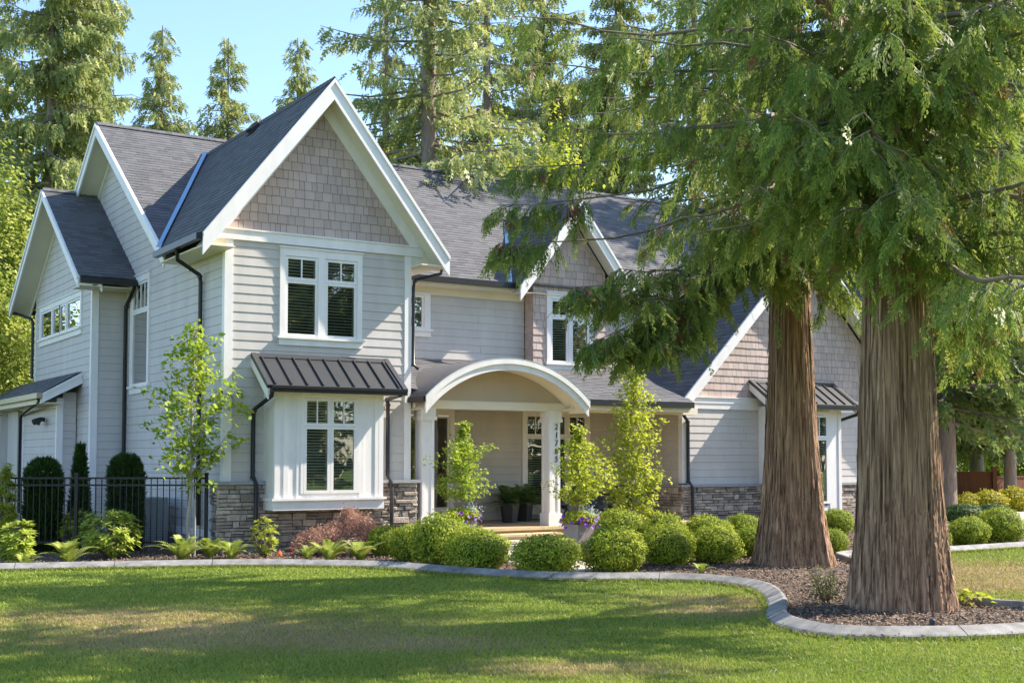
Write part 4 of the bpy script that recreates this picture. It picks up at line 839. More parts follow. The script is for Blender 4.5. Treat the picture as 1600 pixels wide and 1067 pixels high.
big_cedar((3.71, -12.73, 0), 'thickest fluted cedar trunk nearest the kerb, its branches hanging over the picture', [(-.1, .60), (0, .57), (.3, .535), (.8, .50), (1.5, .46), (2.27, .44), (3.7, .385), (7, .27), (14, .17), (24, .04)],
          [(5, .75), (9, .5), (3, .35), (13, .3)],
          [(1100, 235, 14.2, .9), (1185, 300, 13.8, .9), (1225, 260, 13.2, 1.0), (1395, -30, 12.2, .7), (1425, 5, 12.6, .7), (1350, -40, 12.4, .6), (1465, -20, 12.9, .6), (1525, 40, 13.3, .8), (1580, 90, 13.6, .8), (1610, 160, 14, .8), (1495, 110, 12.9, .8), (1600, 20, 14.5, .6), (1010, 200, 14.6, .8), (880, 210, 15.4, .7), (840, 110, 15.4, .5), (800, 40, 15.8, .3), (950, 70, 15, .6), (1300, 335, 13.6, .8), (1455, 370, 12.9, .7),
           (1610, 400, 14, .9), (1560, 490, 15.2, .9), (1505, 440, 14.8, .8), (1490, 360, 13.9, .9), (1625, 280, 14.4, .8), (1340, 380, 14.6, .7), (1555, 560, 16.2, 1.2), (1400, 300, 12.4, .8), (1350, 190, 12.0, .8), (1390, 60, 11.8, .8), (1450, 100, 12.8, .7), (1345, 330, 12.9, .8), (1440, 320, 12.3, .8), (1310, 215, 12.4, .9), (1265, 110, 12.6, .8), (1235, 190, 12.4, .8), (1530, 150, 13.2, .8), (1570, 240, 13.6, .8), (1160, 180, 13.2, .8), (1180, 60, 13.4, .7)], 11, 40, (4.4, 9.5), 24, ok1, (2.4, 4.6))
big_cedar((7.09, -7.62, 0), 'second cedar trunk standing further back between round bushes and the right wing', [(-.1, .62), (0, .59), (.3, .545), (.9, .48), (1.96, .415), (3.55, .35), (6, .285), (14, .17), (26, .04)],
          [(4, .6), (7, .6), (11, .4), (3, .3)],
          [(772, 335, 19.3, 1.9, .70), (800, 275, 19.6, 1.9, .66), (778, 395, 19.2, 1.9, .80), (1000, 320, 20, 1.0, .2), (892, 462, 18.6, 1.7, .82), (925, 545, 18.5, 1.9, .85), (945, 490, 19, 3.0, .62), (975, 545, 19, 3.0, .62), (1010, 520, 18.7, 3.0, .62), (1020, 430, 19.2, 1.3), (1060, 500, 19.2, 3.0, .62),
           (1060, 400, 19.5, 1.2), (1110, 350, 19, 1.0), (1150, 310, 20, .8), (1190, 365, 20.2, .6), (1310, 440, 20.2, .8), (1335, 470, 19.8, .9), (1290, 380, 20.5, .8), (1165, 350, 19.5, 1), (935, 545, 18.4, 3.0, .62), (980, 568, 18.6, 3.0, .62), (1028, 552, 18.4, 3.0, .62), (1040, 540, 18.8, 3.0, .62), (1000, 480, 18.2, 1.5), (1050, 440, 18.4, 1.4), (1080, 360, 18.4, 1.2), (1215, 400, 19.2, .9), (1255, 410, 19.6, .9), (1225, 330, 18.9, .9), (1260, 300, 19.0, .9), (965, 430, 18.8, 1.2)], 23, 36, (5.2, 11.5), 26, ok2, (2.6, 5.2), 11.4)

# ------------------------------------------------------------------ far conifers and other trees
def conifer(H, rad, z0, seed, m, T=T_FAR, nl=150, ss=(.45, .85), power=.8, hang=.9, trunk_r=.3, droop=(.0, .35), spl=8.5):
    """returns (trunk mesh object, crown object) unlinked meshes: whorled limbs hung with drooping sprays"""
    rng = np.random.default_rng(seed); mb = MB(); mb.tube([(0, 0, -.2), (0, 0, H * .5), (0, 0, H)], [trunk_r, trunk_r * .6, .02], 10); Os = []; Ds = []; Sc = []
    for i in range(nl):
        f = (i + rng.random()) / nl; z = z0 + (H - z0) * f ** .95; L = rad * (1 - f) ** power * rng.uniform(.55, 1.12) + .25; a = rng.uniform(0, 2 * np.pi); d = np.array([math.cos(a), math.sin(a), 0]); dr = rng.uniform(*droop)
        n = max(3, int(L * spl)); t = .03 + .97 * rng.random(n) ** .95; side = np.array([-d[1], d[0], 0])
        p = np.array([0, 0, z]) + d * (L * t)[:, None] + side * (rng.normal(0, .16, n) * L * (.35 + .3 * (1 - t)))[:, None]; p[:, 2] += -dr * L * t + .12 * L * t ** 3 - np.abs(rng.normal(0, .12, n))
        Os.append(p); Ds.append(np.repeat(d[None], n, 0)); Sc.append(rng.uniform(*ss, n) * (.6 + .4 * (1 - f)))
        if L > .8: mb.tube([(0, 0, z), tuple(d * L * .5 + np.array([0, 0, z - dr * L * .5])), tuple(d * L + np.array([0, 0, z - dr * L + .12 * L]))], [.05 * (1 - f) + .015, .03 * (1 - f) + .01, .008], 5, caps=False)
    O = np.concatenate(Os); D = np.concatenate(Ds); N = len(O); X = D * .6 + np.array([0, 0, -hang]) + rng.normal(0, .3, (N, 3)); Q = stamp(T, O, X, rng.normal(0, 1, (N, 3)), np.concatenate(Sc))
    tn = np.repeat(np.clip(rng.normal(.48, .24, N), 0, 1), len(T)) + rng.normal(0, .08, N * len(T))
    t = mb.build('trunk', BARK2); c = quads('crown', Q, tn, m)
    return t, c
PROTO = {'full': conifer(25, 4.6, 1.5, 1, LF_FAR, nl=320, ss=(.36, .72), power=.62, spl=27, trunk_r=.26), 'loose': conifer(27, 4.1, 4.5, 2, LF_FAR, nl=180, ss=(.32, .6), power=.6, droop=(.05, .3), spl=20, trunk_r=.34),
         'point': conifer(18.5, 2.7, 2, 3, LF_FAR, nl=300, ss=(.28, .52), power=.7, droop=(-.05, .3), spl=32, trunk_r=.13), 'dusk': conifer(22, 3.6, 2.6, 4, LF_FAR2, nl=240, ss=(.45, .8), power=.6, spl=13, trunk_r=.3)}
used = set()
def place_conifer(kind, px, D, label, H=None, rz=0., wide=1., group='tall conifers behind the house', loc=None):
    t, c = PROTO[kind]; hp = {'full': 25, 'loose': 27, 'point': 18.5, 'dusk': 22}[kind]; s = (H or hp) / hp
    root = empty('conifer_tree', loc or far(px, D), label, 'tree', group); root.rotation_euler.z = rz; root.scale = (s * wide, s * wide, s)
    for o in (t, c):
        if kind in used: o = o.copy(); COL.objects.link(o)
        o.parent = root
    used.add(kind); return root
place_conifer('full', 70, 56, 'broad bushy conifer filling the upper left corner', 34, .3, .78)
place_conifer('full', 140, 62, 'bushy conifer just left of the small pointed firs', 33, 2.0, .5)
place_conifer('full', -40, 60, 'dense conifer cut by the left edge of the picture', 34, 4.0, .75)
place_conifer('point', 245, 48, 'leftmost of the three pointed firs above the left roof', up_z(30, 48), .4, 1.0)
place_conifer('point', 350, 50, 'middle one of the three pointed firs above the left roof', up_z(50, 50), 2.4, 1.05)
place_conifer('point', 460, 53, 'pointed fir directly left of the front gable peak', up_z(50, 53), 4.1, 1.0)
place_conifer('loose', 668, 37, 'open tall fir with its bare trunk showing right of the gable peak', 27, 1.0)
place_conifer('loose', 600, 45, 'thin fir close beside the right slope of the front gable', 24, 3.0, .7)
place_conifer('loose', 760, 47, 'loose yellow green fir over the middle of the main roof', 26, 5.0, .95)
place_conifer('full', 850, 52, 'conifer seen through the hanging cedar sprays above the dormer', 25, 1.1, .8)
place_conifer('full', 965, 50, 'conifer behind the cedar sprays right of the dormer', 24, 2.8, .8)
place_conifer('loose', 1090, 48, 'thin conifer behind the right wing roof', 26, .2)
place_conifer('full', 1200, 56, 'conifer far behind the second cedar trunk', 25, 3.3, .8)
place_conifer('full', 1330, 52, 'conifer filling the gap between the two cedar trunks', 24, 5.1, .8)
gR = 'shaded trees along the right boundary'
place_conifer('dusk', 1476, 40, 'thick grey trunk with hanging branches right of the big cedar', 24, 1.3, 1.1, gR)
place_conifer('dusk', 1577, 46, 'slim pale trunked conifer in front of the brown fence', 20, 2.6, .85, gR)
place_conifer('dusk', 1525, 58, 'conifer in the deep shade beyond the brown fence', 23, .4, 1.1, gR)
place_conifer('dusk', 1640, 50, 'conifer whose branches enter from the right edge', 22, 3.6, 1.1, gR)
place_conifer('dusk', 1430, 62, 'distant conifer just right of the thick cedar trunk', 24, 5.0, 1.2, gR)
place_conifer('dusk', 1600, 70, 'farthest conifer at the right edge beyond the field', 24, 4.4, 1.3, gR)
def crown_cloud(rng, n, rx, ry, rz, cz, size, clumps, aspect=.6, shell=.55, cl=.3):
    c = nrm(rng.normal(0, 1, (clumps, 3))) * (shell + (1 - shell) * rng.random(clumps) ** .6)[:, None]; k = rng.integers(0, clumps, n)
    d = c[k] + rng.normal(0, cl * .5, (n, 3)); P = d * np.array([rx, ry, rz]) + np.array([0, 0, cz]); ct = rng.normal(0, .12, clumps)
    return leaves(P, nrm(d) * .5 + np.array([.3, -.1, .8]), size, rng, aspect), np.clip(rng.normal(.5, .2, n) + ct[k], 0, 1)
def broad_tree(name, loc, H, rx, rz, n, size, clumps, m, label, seed, trunk=(.12, .03), bark=None, group=None, cz=None):
    rng = np.random.default_rng(seed); root = empty(name, loc, label, 'tree', group); cz = cz or H - rz; mb = MB(); mb.tube([(0, 0, -.1), (.03, 0, cz * .6), (0, .02, H * .9)], [trunk[0], trunk[0] * .7, trunk[1]], 8)
    for i in range(14):
        z = cz - rz * .7 + 1.2 * rz * i / 14; a = i * 2.4; mb.tube([(0, 0, z), (math.cos(a) * rx * .45, math.sin(a) * rx * .45, z + rz * .22), (math.cos(a) * rx * .8, math.sin(a) * rx * .8, z + rz * .38)], [trunk[0] * .35, trunk[0] * .2, .006], 5, caps=False)
    mb.build('trunk', bark or BARK2, root); Q, t = crown_cloud(rng, n, rx, rx, rz, cz, size, clumps); quads('crown', Q, t, m, root); return root
broad_tree('maple_tree', far(-28, 40), up_z(255, 40), 1.9, 5.0, 26000, .16, 220, LF_DECID, 'rounded yellow green maple left of the left gable', 31)
broad_tree('maple_tree', far(-25, 36), 6.5, 1.7, 3.2, 16000, .15, 130, LF_DECID, 'lower green maple at the left edge behind the lean-to', 32)
broad_tree('maple_tree', far(825, 40), up_z(205, 40), 2.2, 4.0, 22000, .14, 160, LF_LIME, 'bright yellow green tree rising behind the main roof ridge', 33)
broad_tree('maple_tree', far(1535, 63), 6.6, 2.6, 2.6, 20000, .15, 130, LF_LIME, 'sunlit lime tree glowing behind the shaded trunks at right', 34)
broad_tree('maple_tree', far(1478, 70), 7.5, 3.2, 3.4, 20000, .18, 120, LF_DECID, 'soft green tree beyond the fence beside the thick cedar', 35)
broad_tree('maple_tree', far(1610, 68), 6.5, 3.4, 3.2, 20000, .18, 120, LF_DECID, 'soft green tree beyond the fence at the right edge', 36)

gS = 'trees across the street reflected in the windows'
for i, (x, y, k, H) in enumerate([(9, -42, 'dusk', 20), (16, -36, 'full', 19), (23, -33, 'dusk', 21), (30, -27, 'full', 18), (38, -22, 'dusk', 19), (2, -46, 'full', 18)]):
    place_conifer(k, 0, 0, 'tree across the street seen only as a reflection in the front windows', H, i * 1.3, 1.25, gS, loc=Vector((x, y, 0)))
# ------------------------------------------------------------------ round bushes
def bush_mesh(seed, m, n=8500, size=.08, rz=.78, lump=.17, flat=False):
    """leaf shell of a unit-radius clipped bush around (0, 0, rz*.9)"""
    rng = np.random.default_rng(seed); d = nrm(rng.normal(0, 1, (n, 3))); d = d[d[:, 2] > -.85]; n = len(d)
    L = sum(np.sin(d @ rng.normal(0, k, 3) + rng.uniform(0, 6)) for k in (3, 5, 8, 11)) / 4
    r = (1 + lump * L + rng.normal(0, .03, n)) * (1 - .28 * rng.random(n) ** 2.2); P = d * r[:, None] * np.array([1, 1, rz]) + np.array([0, 0, rz * .93])
    Q = leaves(P, d + np.array([0, 0, .25]), size, rng, .62, .8); t = np.clip(.5 + .22 * L + rng.normal(0, .18, n), 0, 1)
    # young shoots poking out
    k = rng.choice(n, 260); s = np.repeat(P[k], 3, 0) + np.repeat(d[k], 3, 0) * (rng.random((780, 1)) * .12); Q2 = leaves(s, np.repeat(d[k], 3, 0), size, rng, .5, 1.2)
    o = quads('foliage', np.concatenate([Q, Q2]), np.concatenate([t, np.full(780, .85)]), m)
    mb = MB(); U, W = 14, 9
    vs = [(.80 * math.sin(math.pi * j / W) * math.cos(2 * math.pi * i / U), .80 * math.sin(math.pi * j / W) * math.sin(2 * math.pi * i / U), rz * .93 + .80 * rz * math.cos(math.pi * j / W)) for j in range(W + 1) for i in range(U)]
    mb.add(vs, [(j * U + i, j * U + (i + 1) % U, (j + 1) * U + (i + 1) % U, (j + 1) * U + i) for j in range(W) for i in range(U)], .2, 0, True); c = mb.build('dark_core', mat('shade dark bush core', (.055, .075, .018), .9))  # solid core, its dark green put in as shade between the leaves
    return o, c
BUSH = [bush_mesh(40 + i, LF_BOX, rz=.72 + .05 * (i % 3)) for i in range(4)]
DBUSH = bush_mesh(50, leafmat('dark hedge leaves', (.03, .07, .02), (.06, .12, .03), (.11, .18, .05), .25), rz=.7); GBUSH = bush_mesh(51, LF_GOLD, n=4500, size=.12, rz=.7, lump=.2)
bused = set()
def place_bush(pair, px, py, w, label, group='round clipped boxwood bushes', hz=1.0, name='boxwood_bush'):
    g = at(px, py); D = dep(g); r = w / 2 / FOC * D; g = g + Vector((math.sin(YAW), math.cos(YAW), 0)) * r * .75; r = w / 2 / FOC * dep(g)
    root = empty(name, g, label, 'bush', group); root.scale = (r * (1 + .08 * math.sin(px)), r * (1 - .06 * math.sin(px * 1.3)), r * hz); root.rotation_euler.z = px * 1.7
    for o in pair:
        if id(pair) in bused: o = o.copy(); COL.objects.link(o)
        o.parent = root
    bused.add(id(pair)); return root
row = [(602, 872, 62, 'leftmost boxwood, tight beside the red maple', 1.15), (640, 880, 68, 'boxwood second from the red maple, under the left porch column', 1.15), (688, 888, 104, 'boxwood third from the red maple, half hidden by the shaded one', 1.0),
       (744, 897, 98, 'shaded boxwood left of the concrete path', 1.0), (855, 903, 104, 'shaded boxwood right of the concrete path, nearest the kerb', .9), (962, 899, 97, 'boxwood in front of the taupe planter, right of the path one', 1.0),
       (1046, 887, 86, 'boxwood between the planter one and the bright front one', .95), (1122, 883, 92, 'bright front boxwood left of the second cedar trunk', .9), (1180, 874, 66, 'boxwood touching the left side of the second cedar trunk', 1.1),
       (968, 864, 88, 'back row boxwood behind the taupe planter', 1.0), (1040, 866, 74, 'back row boxwood below the right downspout', 1.05), (1110, 858, 84, 'back row boxwood in front of the right stone base', .85), (1166, 853, 66, 'back row boxwood beside the second cedar trunk, near the stone', 1.05),
       (1312, 838, 56, 'upper boxwood seen in the gap between the cedar trunks', 1.0), (1306, 868, 50, 'lower boxwood seen in the gap between the cedar trunks', 1.0),
       (1470, 860, 46, 'boxwood peeking from behind the thick cedar trunk', 1.05), (1523, 856, 68, 'middle boxwood of the right row along the far kerb', 1.0), (1574, 852, 72, 'rightmost boxwood along the far kerb', 1.05)]
for i, (px, py, w, lab, hz) in enumerate(row): place_bush(BUSH[i % 4], px, py, w, lab, hz=hz)
place_bush(DBUSH, 1512, 820, 62, 'dark low hedge bush behind the right row', 'dark hedge at the driveway', .75, 'hedge_bush'); place_bush(DBUSH, 1562, 818, 60, 'dark low hedge bush behind the rightmost boxwood', 'dark hedge at the driveway', .75, 'hedge_bush')
place_bush(GBUSH, 1518, 801, 50, 'yellow green shrub nearest the thick grey trunk', 'golden shrubs before the brown fence', .85, 'golden_shrub'); place_bush(GBUSH, 1552, 801, 54, 'golden shrub before the fence post', 'golden shrubs before the brown fence', .9, 'golden_shrub'); place_bush(GBUSH, 1592, 800, 56, 'golden shrub at the right edge before the slim trunk', 'golden shrubs before the brown fence', .95, 'golden_shrub')
place_bush(DBUSH, 1534, 782, 36, 'dark bush against the brown fence panel', 'dark hedge at the driveway', 1.6, 'hedge_bush'); place_bush(DBUSH, 1462, 800, 38, 'dark undergrowth at the foot of the grey trunk', 'dark hedge at the driveway', 1.0, 'hedge_bush')
place_bush(BUSH[1], 1188, 812, 40, 'soft bush against the stone beside the bay', 'round clipped boxwood bushes', 1.2)
# ------------------------------------------------------------------ yews, rhododendrons, ferns and other bed plants
def yew(px, py, top, w, cone, label, seed):
    g = at(px, py); D = dep(g); r = w * .8 / 2 / FOC * D; H = up_z(top, D) * .97; rng = np.random.default_rng(seed); root = empty('yew_column', g, label, 'shrub', 'dark yews behind the black fence'); n = int(9000 * min(1.2, r * 3))
    f = rng.random(n); a = rng.uniform(0, 2 * np.pi, n); pr = (np.minimum(1, (1 - f) * 1.35) ** .75 if cone else np.where(f > .78, np.sqrt(np.clip(1 - ((f - .78) / .22) ** 2, 0, 1)), 1)) * (.82 + .18 * np.minimum(1, f * 4))
    rr = r * pr * (1 - .25 * rng.random(n) ** 2 + .06 * np.sin(a * 5 + f * 14)); P = np.stack([rr * np.cos(a), rr * np.sin(a), f * H * .98], 1); d = np.stack([np.cos(a), np.sin(a), .7 + 0 * a], 1)
    Q = stamp(T_FAR, P, d + rng.normal(0, .35, (n, 3)) + np.array([0, 0, .5]), rng.normal(0, 1, (n, 3)), rng.uniform(.07, .14, n)); quads('foliage', Q, np.repeat(np.clip(rng.normal(.5, .25, n), 0, 1), len(T_FAR)), LF_YEW, root)
    mb = MB(); mb.tube([(0, 0, 0), (0, 0, H * .5), (0, 0, H * .85)], [r * .6, r * .62, r * .2], 10); mb.build('dark_core', bpy.data.materials['shade dark bush core'], root)  # same dark core, shade inside the yew put into its colour
yew(66, 864, 712, 62, False, 'round-topped dark yew column nearest the left edge', 61); yew(123, 862, 690, 36, True, 'slim pointed dark yew between the two round-topped ones', 62); yew(195, 862, 706, 60, False, 'round-topped dark yew column in front of the side wall', 63)
def rhodo(px, py, top, w, label, seed, n=150, ll=.13, m=None, group='large leaved bright shrubs along the fence'):
    g = at(px, py); D = dep(g); r = w / 2 / FOC * D; H = up_z(top, D); rng = np.random.default_rng(seed); root = empty('rhododendron', g, label, 'shrub', group); mb = MB(); Q = []; t = []
    for i in range(n):
        d = nrm(rng.normal(0, 1, (1, 3)))[0]; d[2] = d[2] * .95 if d[2] > 0 else d[2] * .85; q = d * np.array([r, r, H * .52]) * rng.uniform(.72, 1.0) + np.array([0, 0, H * .48]); up = nrm((d * .6 + np.array([0, 0, .8]))[None])[0]
        if i % 3 == 0: mb.tube([(0, 0, 0), tuple(q * .5 + np.array([0, 0, .02])), tuple(q)], [.012, .009, .004], 4, caps=False)
        k = rng.integers(7, 11); a = np.arange(k) * 6.283 / k + rng.random(); u = nrm(np.cross(up, rng.normal(0, 1, 3))[None])[0]; v = np.cross(up, u); D_ = np.cos(a)[:, None] * u + np.sin(a)[:, None] * v + up * rng.uniform(.05, .7, k)[:, None]; D_ = nrm(D_); S = nrm(np.cross(D_, up)); l = ll * rng.uniform(.7, 1.15, k)[:, None]
        c = np.repeat(q[None], k, 0); Q.append(np.stack([c, c + D_ * l * .55 + S * l * .17, c + D_ * l - up * l * .08, c + D_ * l * .55 - S * l * .17], 1)); t.append(np.clip(rng.normal(.5, .2, k), 0, 1))
    quads('foliage', np.concatenate(Q), np.concatenate(t), m or LF_RHODO, root); mb.build('stems', TWIG, root)
rhodo(24, 886, 806, 56, 'bright large-leaved shrub at the left edge of the bed', 71, 120); rhodo(172, 874, 792, 92, 'tallest bright large-leaved shrub in front of the fence', 72, 190); rhodo(124, 864, 790, 66, 'duller bushy shrub behind the tallest bright shrub', 73, 260, .09)
rhodo(412, 872, 806, 46, 'small open shrub in front of the stone under the bay', 74, 75, .085, LF_LIME, 'small bed shrubs'); rhodo(8, 868, 716, 30, 'tall yellow green shrub cut by the left edge', 75, 260, .1, LF_LIME, 'small bed shrubs')
def fern_mesh(rng, nf, L, m, name='fronds', parent=None, rise=(.85, 1.42), wid=.15, npin=18):
    Q = []; t = []
    for i in range(nf):
        a = i * 2.39996 + rng.uniform(-.3, .3); e = rng.uniform(*rise); l = L * rng.uniform(.7, 1.1); d = np.array([math.cos(a), math.sin(a), 0]); s = np.array([-d[1], d[0], 0]); tt = np.linspace(.06, 1, npin); c = d * (l * math.cos(e) * tt * (1 + .35 * tt))[:, None] + np.array([0, 0, 1.]) * (l * (math.sin(e) * tt - .42 * tt ** 2.6))[:, None]
        T = np.gradient(c, axis=0); T = nrm(T); ln = l * wid * np.sin(np.pi * np.clip(tt * .9 + .12, 0, 1)) ** .7 + .006; tone = rng.uniform(.25, .8)
        for sg in (1, -1):
            dd = nrm(s * sg + T * .35 + np.array([0, 0, .12])); w_ = T * (l / npin * .42); Q.append(np.stack([c - w_, c + dd * ln[:, None] * .6 - w_ * .6, c + dd * ln[:, None], c + w_], 1)); t.append(np.clip(tone + rng.normal(0, .1, npin), 0, 1))
    return quads(name, np.concatenate(Q), np.concatenate(t), m, parent)
for i, (px, py, top, lab, L) in enumerate([(107, 884, 838, 'widest fern at the left, in front of the bright shrub', .66), (37, 889, 862, 'small fern at the foot of the leftmost shrub', .36), (285, 878, 828, 'fern at the foot of the young tree', .66), (328, 873, 838, 'fern just right of the young tree stake', .56),
                                     (362, 876, 838, 'fern in front of the stone corner', .56), (480, 876, 848, 'fern just left of the red maple', .46), (515, 882, 840, 'fern in front of the red maple stem', .60), (563, 879, 843, 'yellow green fern between red maple and boxwoods', .60), (1095, 897, 882, 'tiny fern beside the second cedar', .26)]):
    rng = np.random.default_rng(80 + i); g = at(px, py); root = empty('fern', g, lab, 'fern', 'ferns along the kerb'); fern_mesh(rng, int(17 + 9 * (L > .5)), L * 1.15, LF_FERN, parent=root)
# weeping red maple
g = at(520, 872); rng = np.random.default_rng(91); root = empty('red_maple', g + Vector((.35, .55, 0)), 'low weeping red maple with feathery pinkish leaves', 'shrub')
mb = MB(); Q = []; t = []
for i in range(130):
    a = rng.uniform(0, 6.283); rr = rng.random() ** .6; px_ = math.cos(a) * rr * .72; py_ = math.sin(a) * rr * .5; top = (.74 if px_ > .12 else .55) * (1 - .55 * rr ** 2) + (.14 if .1 < px_ < .5 else 0); n = 120
    q = np.array([px_, py_, top]) + rng.normal(0, .055, (n, 3)) + np.array([px_, py_, 0]) * (rng.random((n, 1)) * .25); q[:, 2] -= rng.random(n) ** 1.3 * .36 * top; q[:, 2] = np.maximum(q[:, 2], .03); D_ = nrm(np.stack([np.full(n, px_) + rng.normal(0, .4, n), np.full(n, py_) + rng.normal(0, .4, n), rng.normal(-.45, .3, n)], 1)); S = nrm(np.cross(D_, rng.normal(0, 1, (n, 3)))); l = rng.uniform(.045, .085, n)[:, None]
    Q.append(np.stack([q, q + D_ * l * .5 + S * l * .09, q + D_ * l, q + D_ * l * .5 - S * l * .09], 1)); t.append(np.clip(rng.normal(.5 + .25 * (rng.random() - .5), .2, n), 0, 1))
    if i % 4 == 0: mb.tube([(0, 0, 0), (px_ * .3, py_ * .3, top * .8), (px_ * .8, py_ * .8, top), (px_ * 1.15, py_ * 1.15, top * .7)], [.022, .016, .008, .003], 5, caps=False)
quads('foliage', np.concatenate(Q), np.concatenate(t), LF_MAPLE, root); mb.build('stems', TWIG, root)
# ------------------------------------------------------------------ small trees
def small_tree(name, g, H, label, seed, m, nleaf, size, prof, z0, nb, trunk_r, bark, rise=.9, group=None, per=None, wob=.02, var=(.6, 1.15)):
    """slender tree: ascending branches whose reach follows prof(height fraction), leaves in tufts along them"""
    rng = np.random.default_rng(seed); root = empty(name, g, label, 'tree', group); mb = MB(); k = 8; tz = np.linspace(0, H, k); tp = np.stack([rng.normal(0, wob, k), rng.normal(0, wob, k), tz], 1); tp[0, :2] = 0; mb.tube(tp, [trunk_r * (1 - .88 * i / (k - 1)) for i in range(k)], 8)
    P = []; per = per or nleaf // nb; top = tp[-1]
    for i in range(nb):
        f = (i + rng.random()) / nb; z = z0 + (H - z0) * f * .96; L = prof(f) * rng.uniform(*var); a = i * 2.4 + rng.uniform(-.5, .5); b = np.array([np.interp(z, tz, tp[:, 0]), np.interp(z, tz, tp[:, 1]), max(z - L * rise * .6, z0 * .8)])
        e = b + np.array([math.cos(a) * L, math.sin(a) * L, L * rise]); mid = (b + e) / 2 + np.array([0, 0, -.08 * L]) + rng.normal(0, .03, 3); mb.tube([tuple(b), tuple(mid), tuple(e)], [trunk_r * .38, trunk_r * .2, .003], 5, caps=False)
        n = max(3, int(per * (.35 + L / max(.2, prof(.4))) * .75)); s = rng.random(n) ** .75; q = np.where((s < .5)[:, None], b + (mid - b) * (2 * s)[:, None], mid + (e - mid) * (2 * s - 1)[:, None]); kc = np.arange(n) - np.arange(n) % 7; q = q[kc] + (rng.normal(0, .03 + .09 * L, (n, 3)) * np.array([1, 1, .7]))[kc] + rng.normal(0, size * .55, (n, 3)) * np.array([1, 1, .6]); P.append(q[s[kc] > .18])
    P = np.concatenate(P); n = len(P); Q = leaves(P, np.array([[.25, -.2, 1.0]]) + rng.normal(0, .35, (n, 3)), size, rng, .62, .8, .25); quads('crown', Q, np.clip(rng.normal(.5, .22, n), 0, 1), m, root); mb.build('trunk', bark, root)
    return root
g = at(300, 872); small_tree('young_tree', g + Vector((.05, .3, 0)), up_z(500, dep(g)), 'young slender tree with bright leaves before the left corner of the house', 101, LF_YOUNG, 2900, .12, lambda f: .22 + .72 * math.sin(math.pi * min(1, .32 + f * .66)) ** 1.2, 1.55, 46, .038, PALE, 1.05)
m = MB(); p = at(299, 872) + Vector((.12, .2, 0)); m.tube([p, p + Vector((0, 0, 1.05))], .022, 6); tag(m.build('tree_stake', PALE), 'thin wooden stake beside the young tree', 'stake')
g = Vector((7.91, -2.3, 0)); small_tree('upright_tree', g, up_z(562, dep(g)), 'tall narrow yellow green tree in front of the right end of the porch', 102, LF_LIME, 7000, .085, lambda f: .13 + .50 * math.sin(math.pi * min(1, .25 + f * .72)), .45, 90, .035, PALE, 1.0)
def planter(px, py, top, crown_top, label, lab2, seed, zpot):
    g = at(px, py); D = dep(g); zt = up_z(top, D); m = MB(); a, b = .20, .25; th = YAW * .15
    def ring(r, z): return [g + Vector((r * math.cos(th + i * math.pi / 2 + math.pi / 4) * 1.414 * .8, r * math.sin(th + i * math.pi / 2 + math.pi / 4) * 1.414 * .8, z)) for i in range(4)]
    R_ = [ring(a, .03), ring(b, zt), ring(b - .035, zt), ring(b - .045, zt - .06)]; vs = [v - g for r in R_ for v in r]; m.add(vs, [(3, 2, 1, 0), (12, 13, 14, 15)] + [(k * 4 + i, k * 4 + (i + 1) % 4, (k + 1) * 4 + (i + 1) % 4, (k + 1) * 4 + i) for k in range(3) for i in range(4)])
    tag(m.build('planter', POTGREY, loc=g), label, 'planter', 'square taupe planters at the steps')
    rng = np.random.default_rng(seed); base = g + Vector((0, 0, zt - .05)); small_tree('potted_tree', base, up_z(crown_top, D) - zt + .05, lab2, seed, LF_YOUNG if px < 800 else LF_LIME, 6200, .062, lambda f: .07 + .52 * math.sqrt(max(0, 1 - ((f - .36) / .42) ** 2)), .46, 50, .022, TWIG, .30, 'trees in the taupe planters', var=(.35, 1.3))
    fl = empty('potted_flowers', base, 'trailing lime, silver and purple planting under the ' + ('left' if px < 800 else 'right') + ' potted tree', 'flowers', 'flowers in the taupe planters'); n = 1500
    d = nrm(rng.normal(0, 1, (n, 3))); d[:, 2] = d[:, 2] * .7; P = d * np.array([.32, .32, .17]) * (.7 + .3 * rng.random((n, 1))) + np.array([0, 0, .16]); Q = leaves(P, d + np.array([0, 0, .6]), .055, rng, .8); quads('leaves', Q, rng.random(n), LF_LIME, fl)
    n = 450; c = np.array([.12, -.14, .20]); P = c + rng.normal(0, .085, (n, 3)); quads('silver_leaves', leaves(P, rng.normal(0, 1, (n, 3)), .05, rng, .3), rng.random(n), LF_SILVER, fl)
    Qp = []
    for i in range(30):
        a = rng.uniform(0, 6.283); c = np.array([math.cos(a) * .36, math.sin(a) * .32, rng.uniform(-.02, .2)]); nn = nrm(np.array([[math.cos(a), math.sin(a), .5]]) + rng.normal(0, .2, (1, 3)))[0]; u = nrm(np.cross(nn, [0, 0, 1.])[None])[0]; v = np.cross(nn, u)
        for k in range(5): q = k * 1.2566; e = u * math.cos(q) + v * math.sin(q); s_ = u * -math.sin(q) + v * math.cos(q); Qp.append([c, c + e * .025 + s_ * .022 + nn * .008, c + e * .042 + nn * .01, c + e * .025 - s_ * .022 + nn * .008])
    quads('petals', Qp, rng.random(len(Qp)), PETAL, fl)
planter(722, 866, 812, 655, 'taupe square planter mostly hidden behind the left boxwoods', 'lollipop tree in the left planter, in front of the left porch column', 111, .5)
planter(905, 872, 818, 660, 'taupe square planter standing behind the boxwoods right of the path', 'pointed lime tree in the right planter, in front of the right porch column', 112, .5)
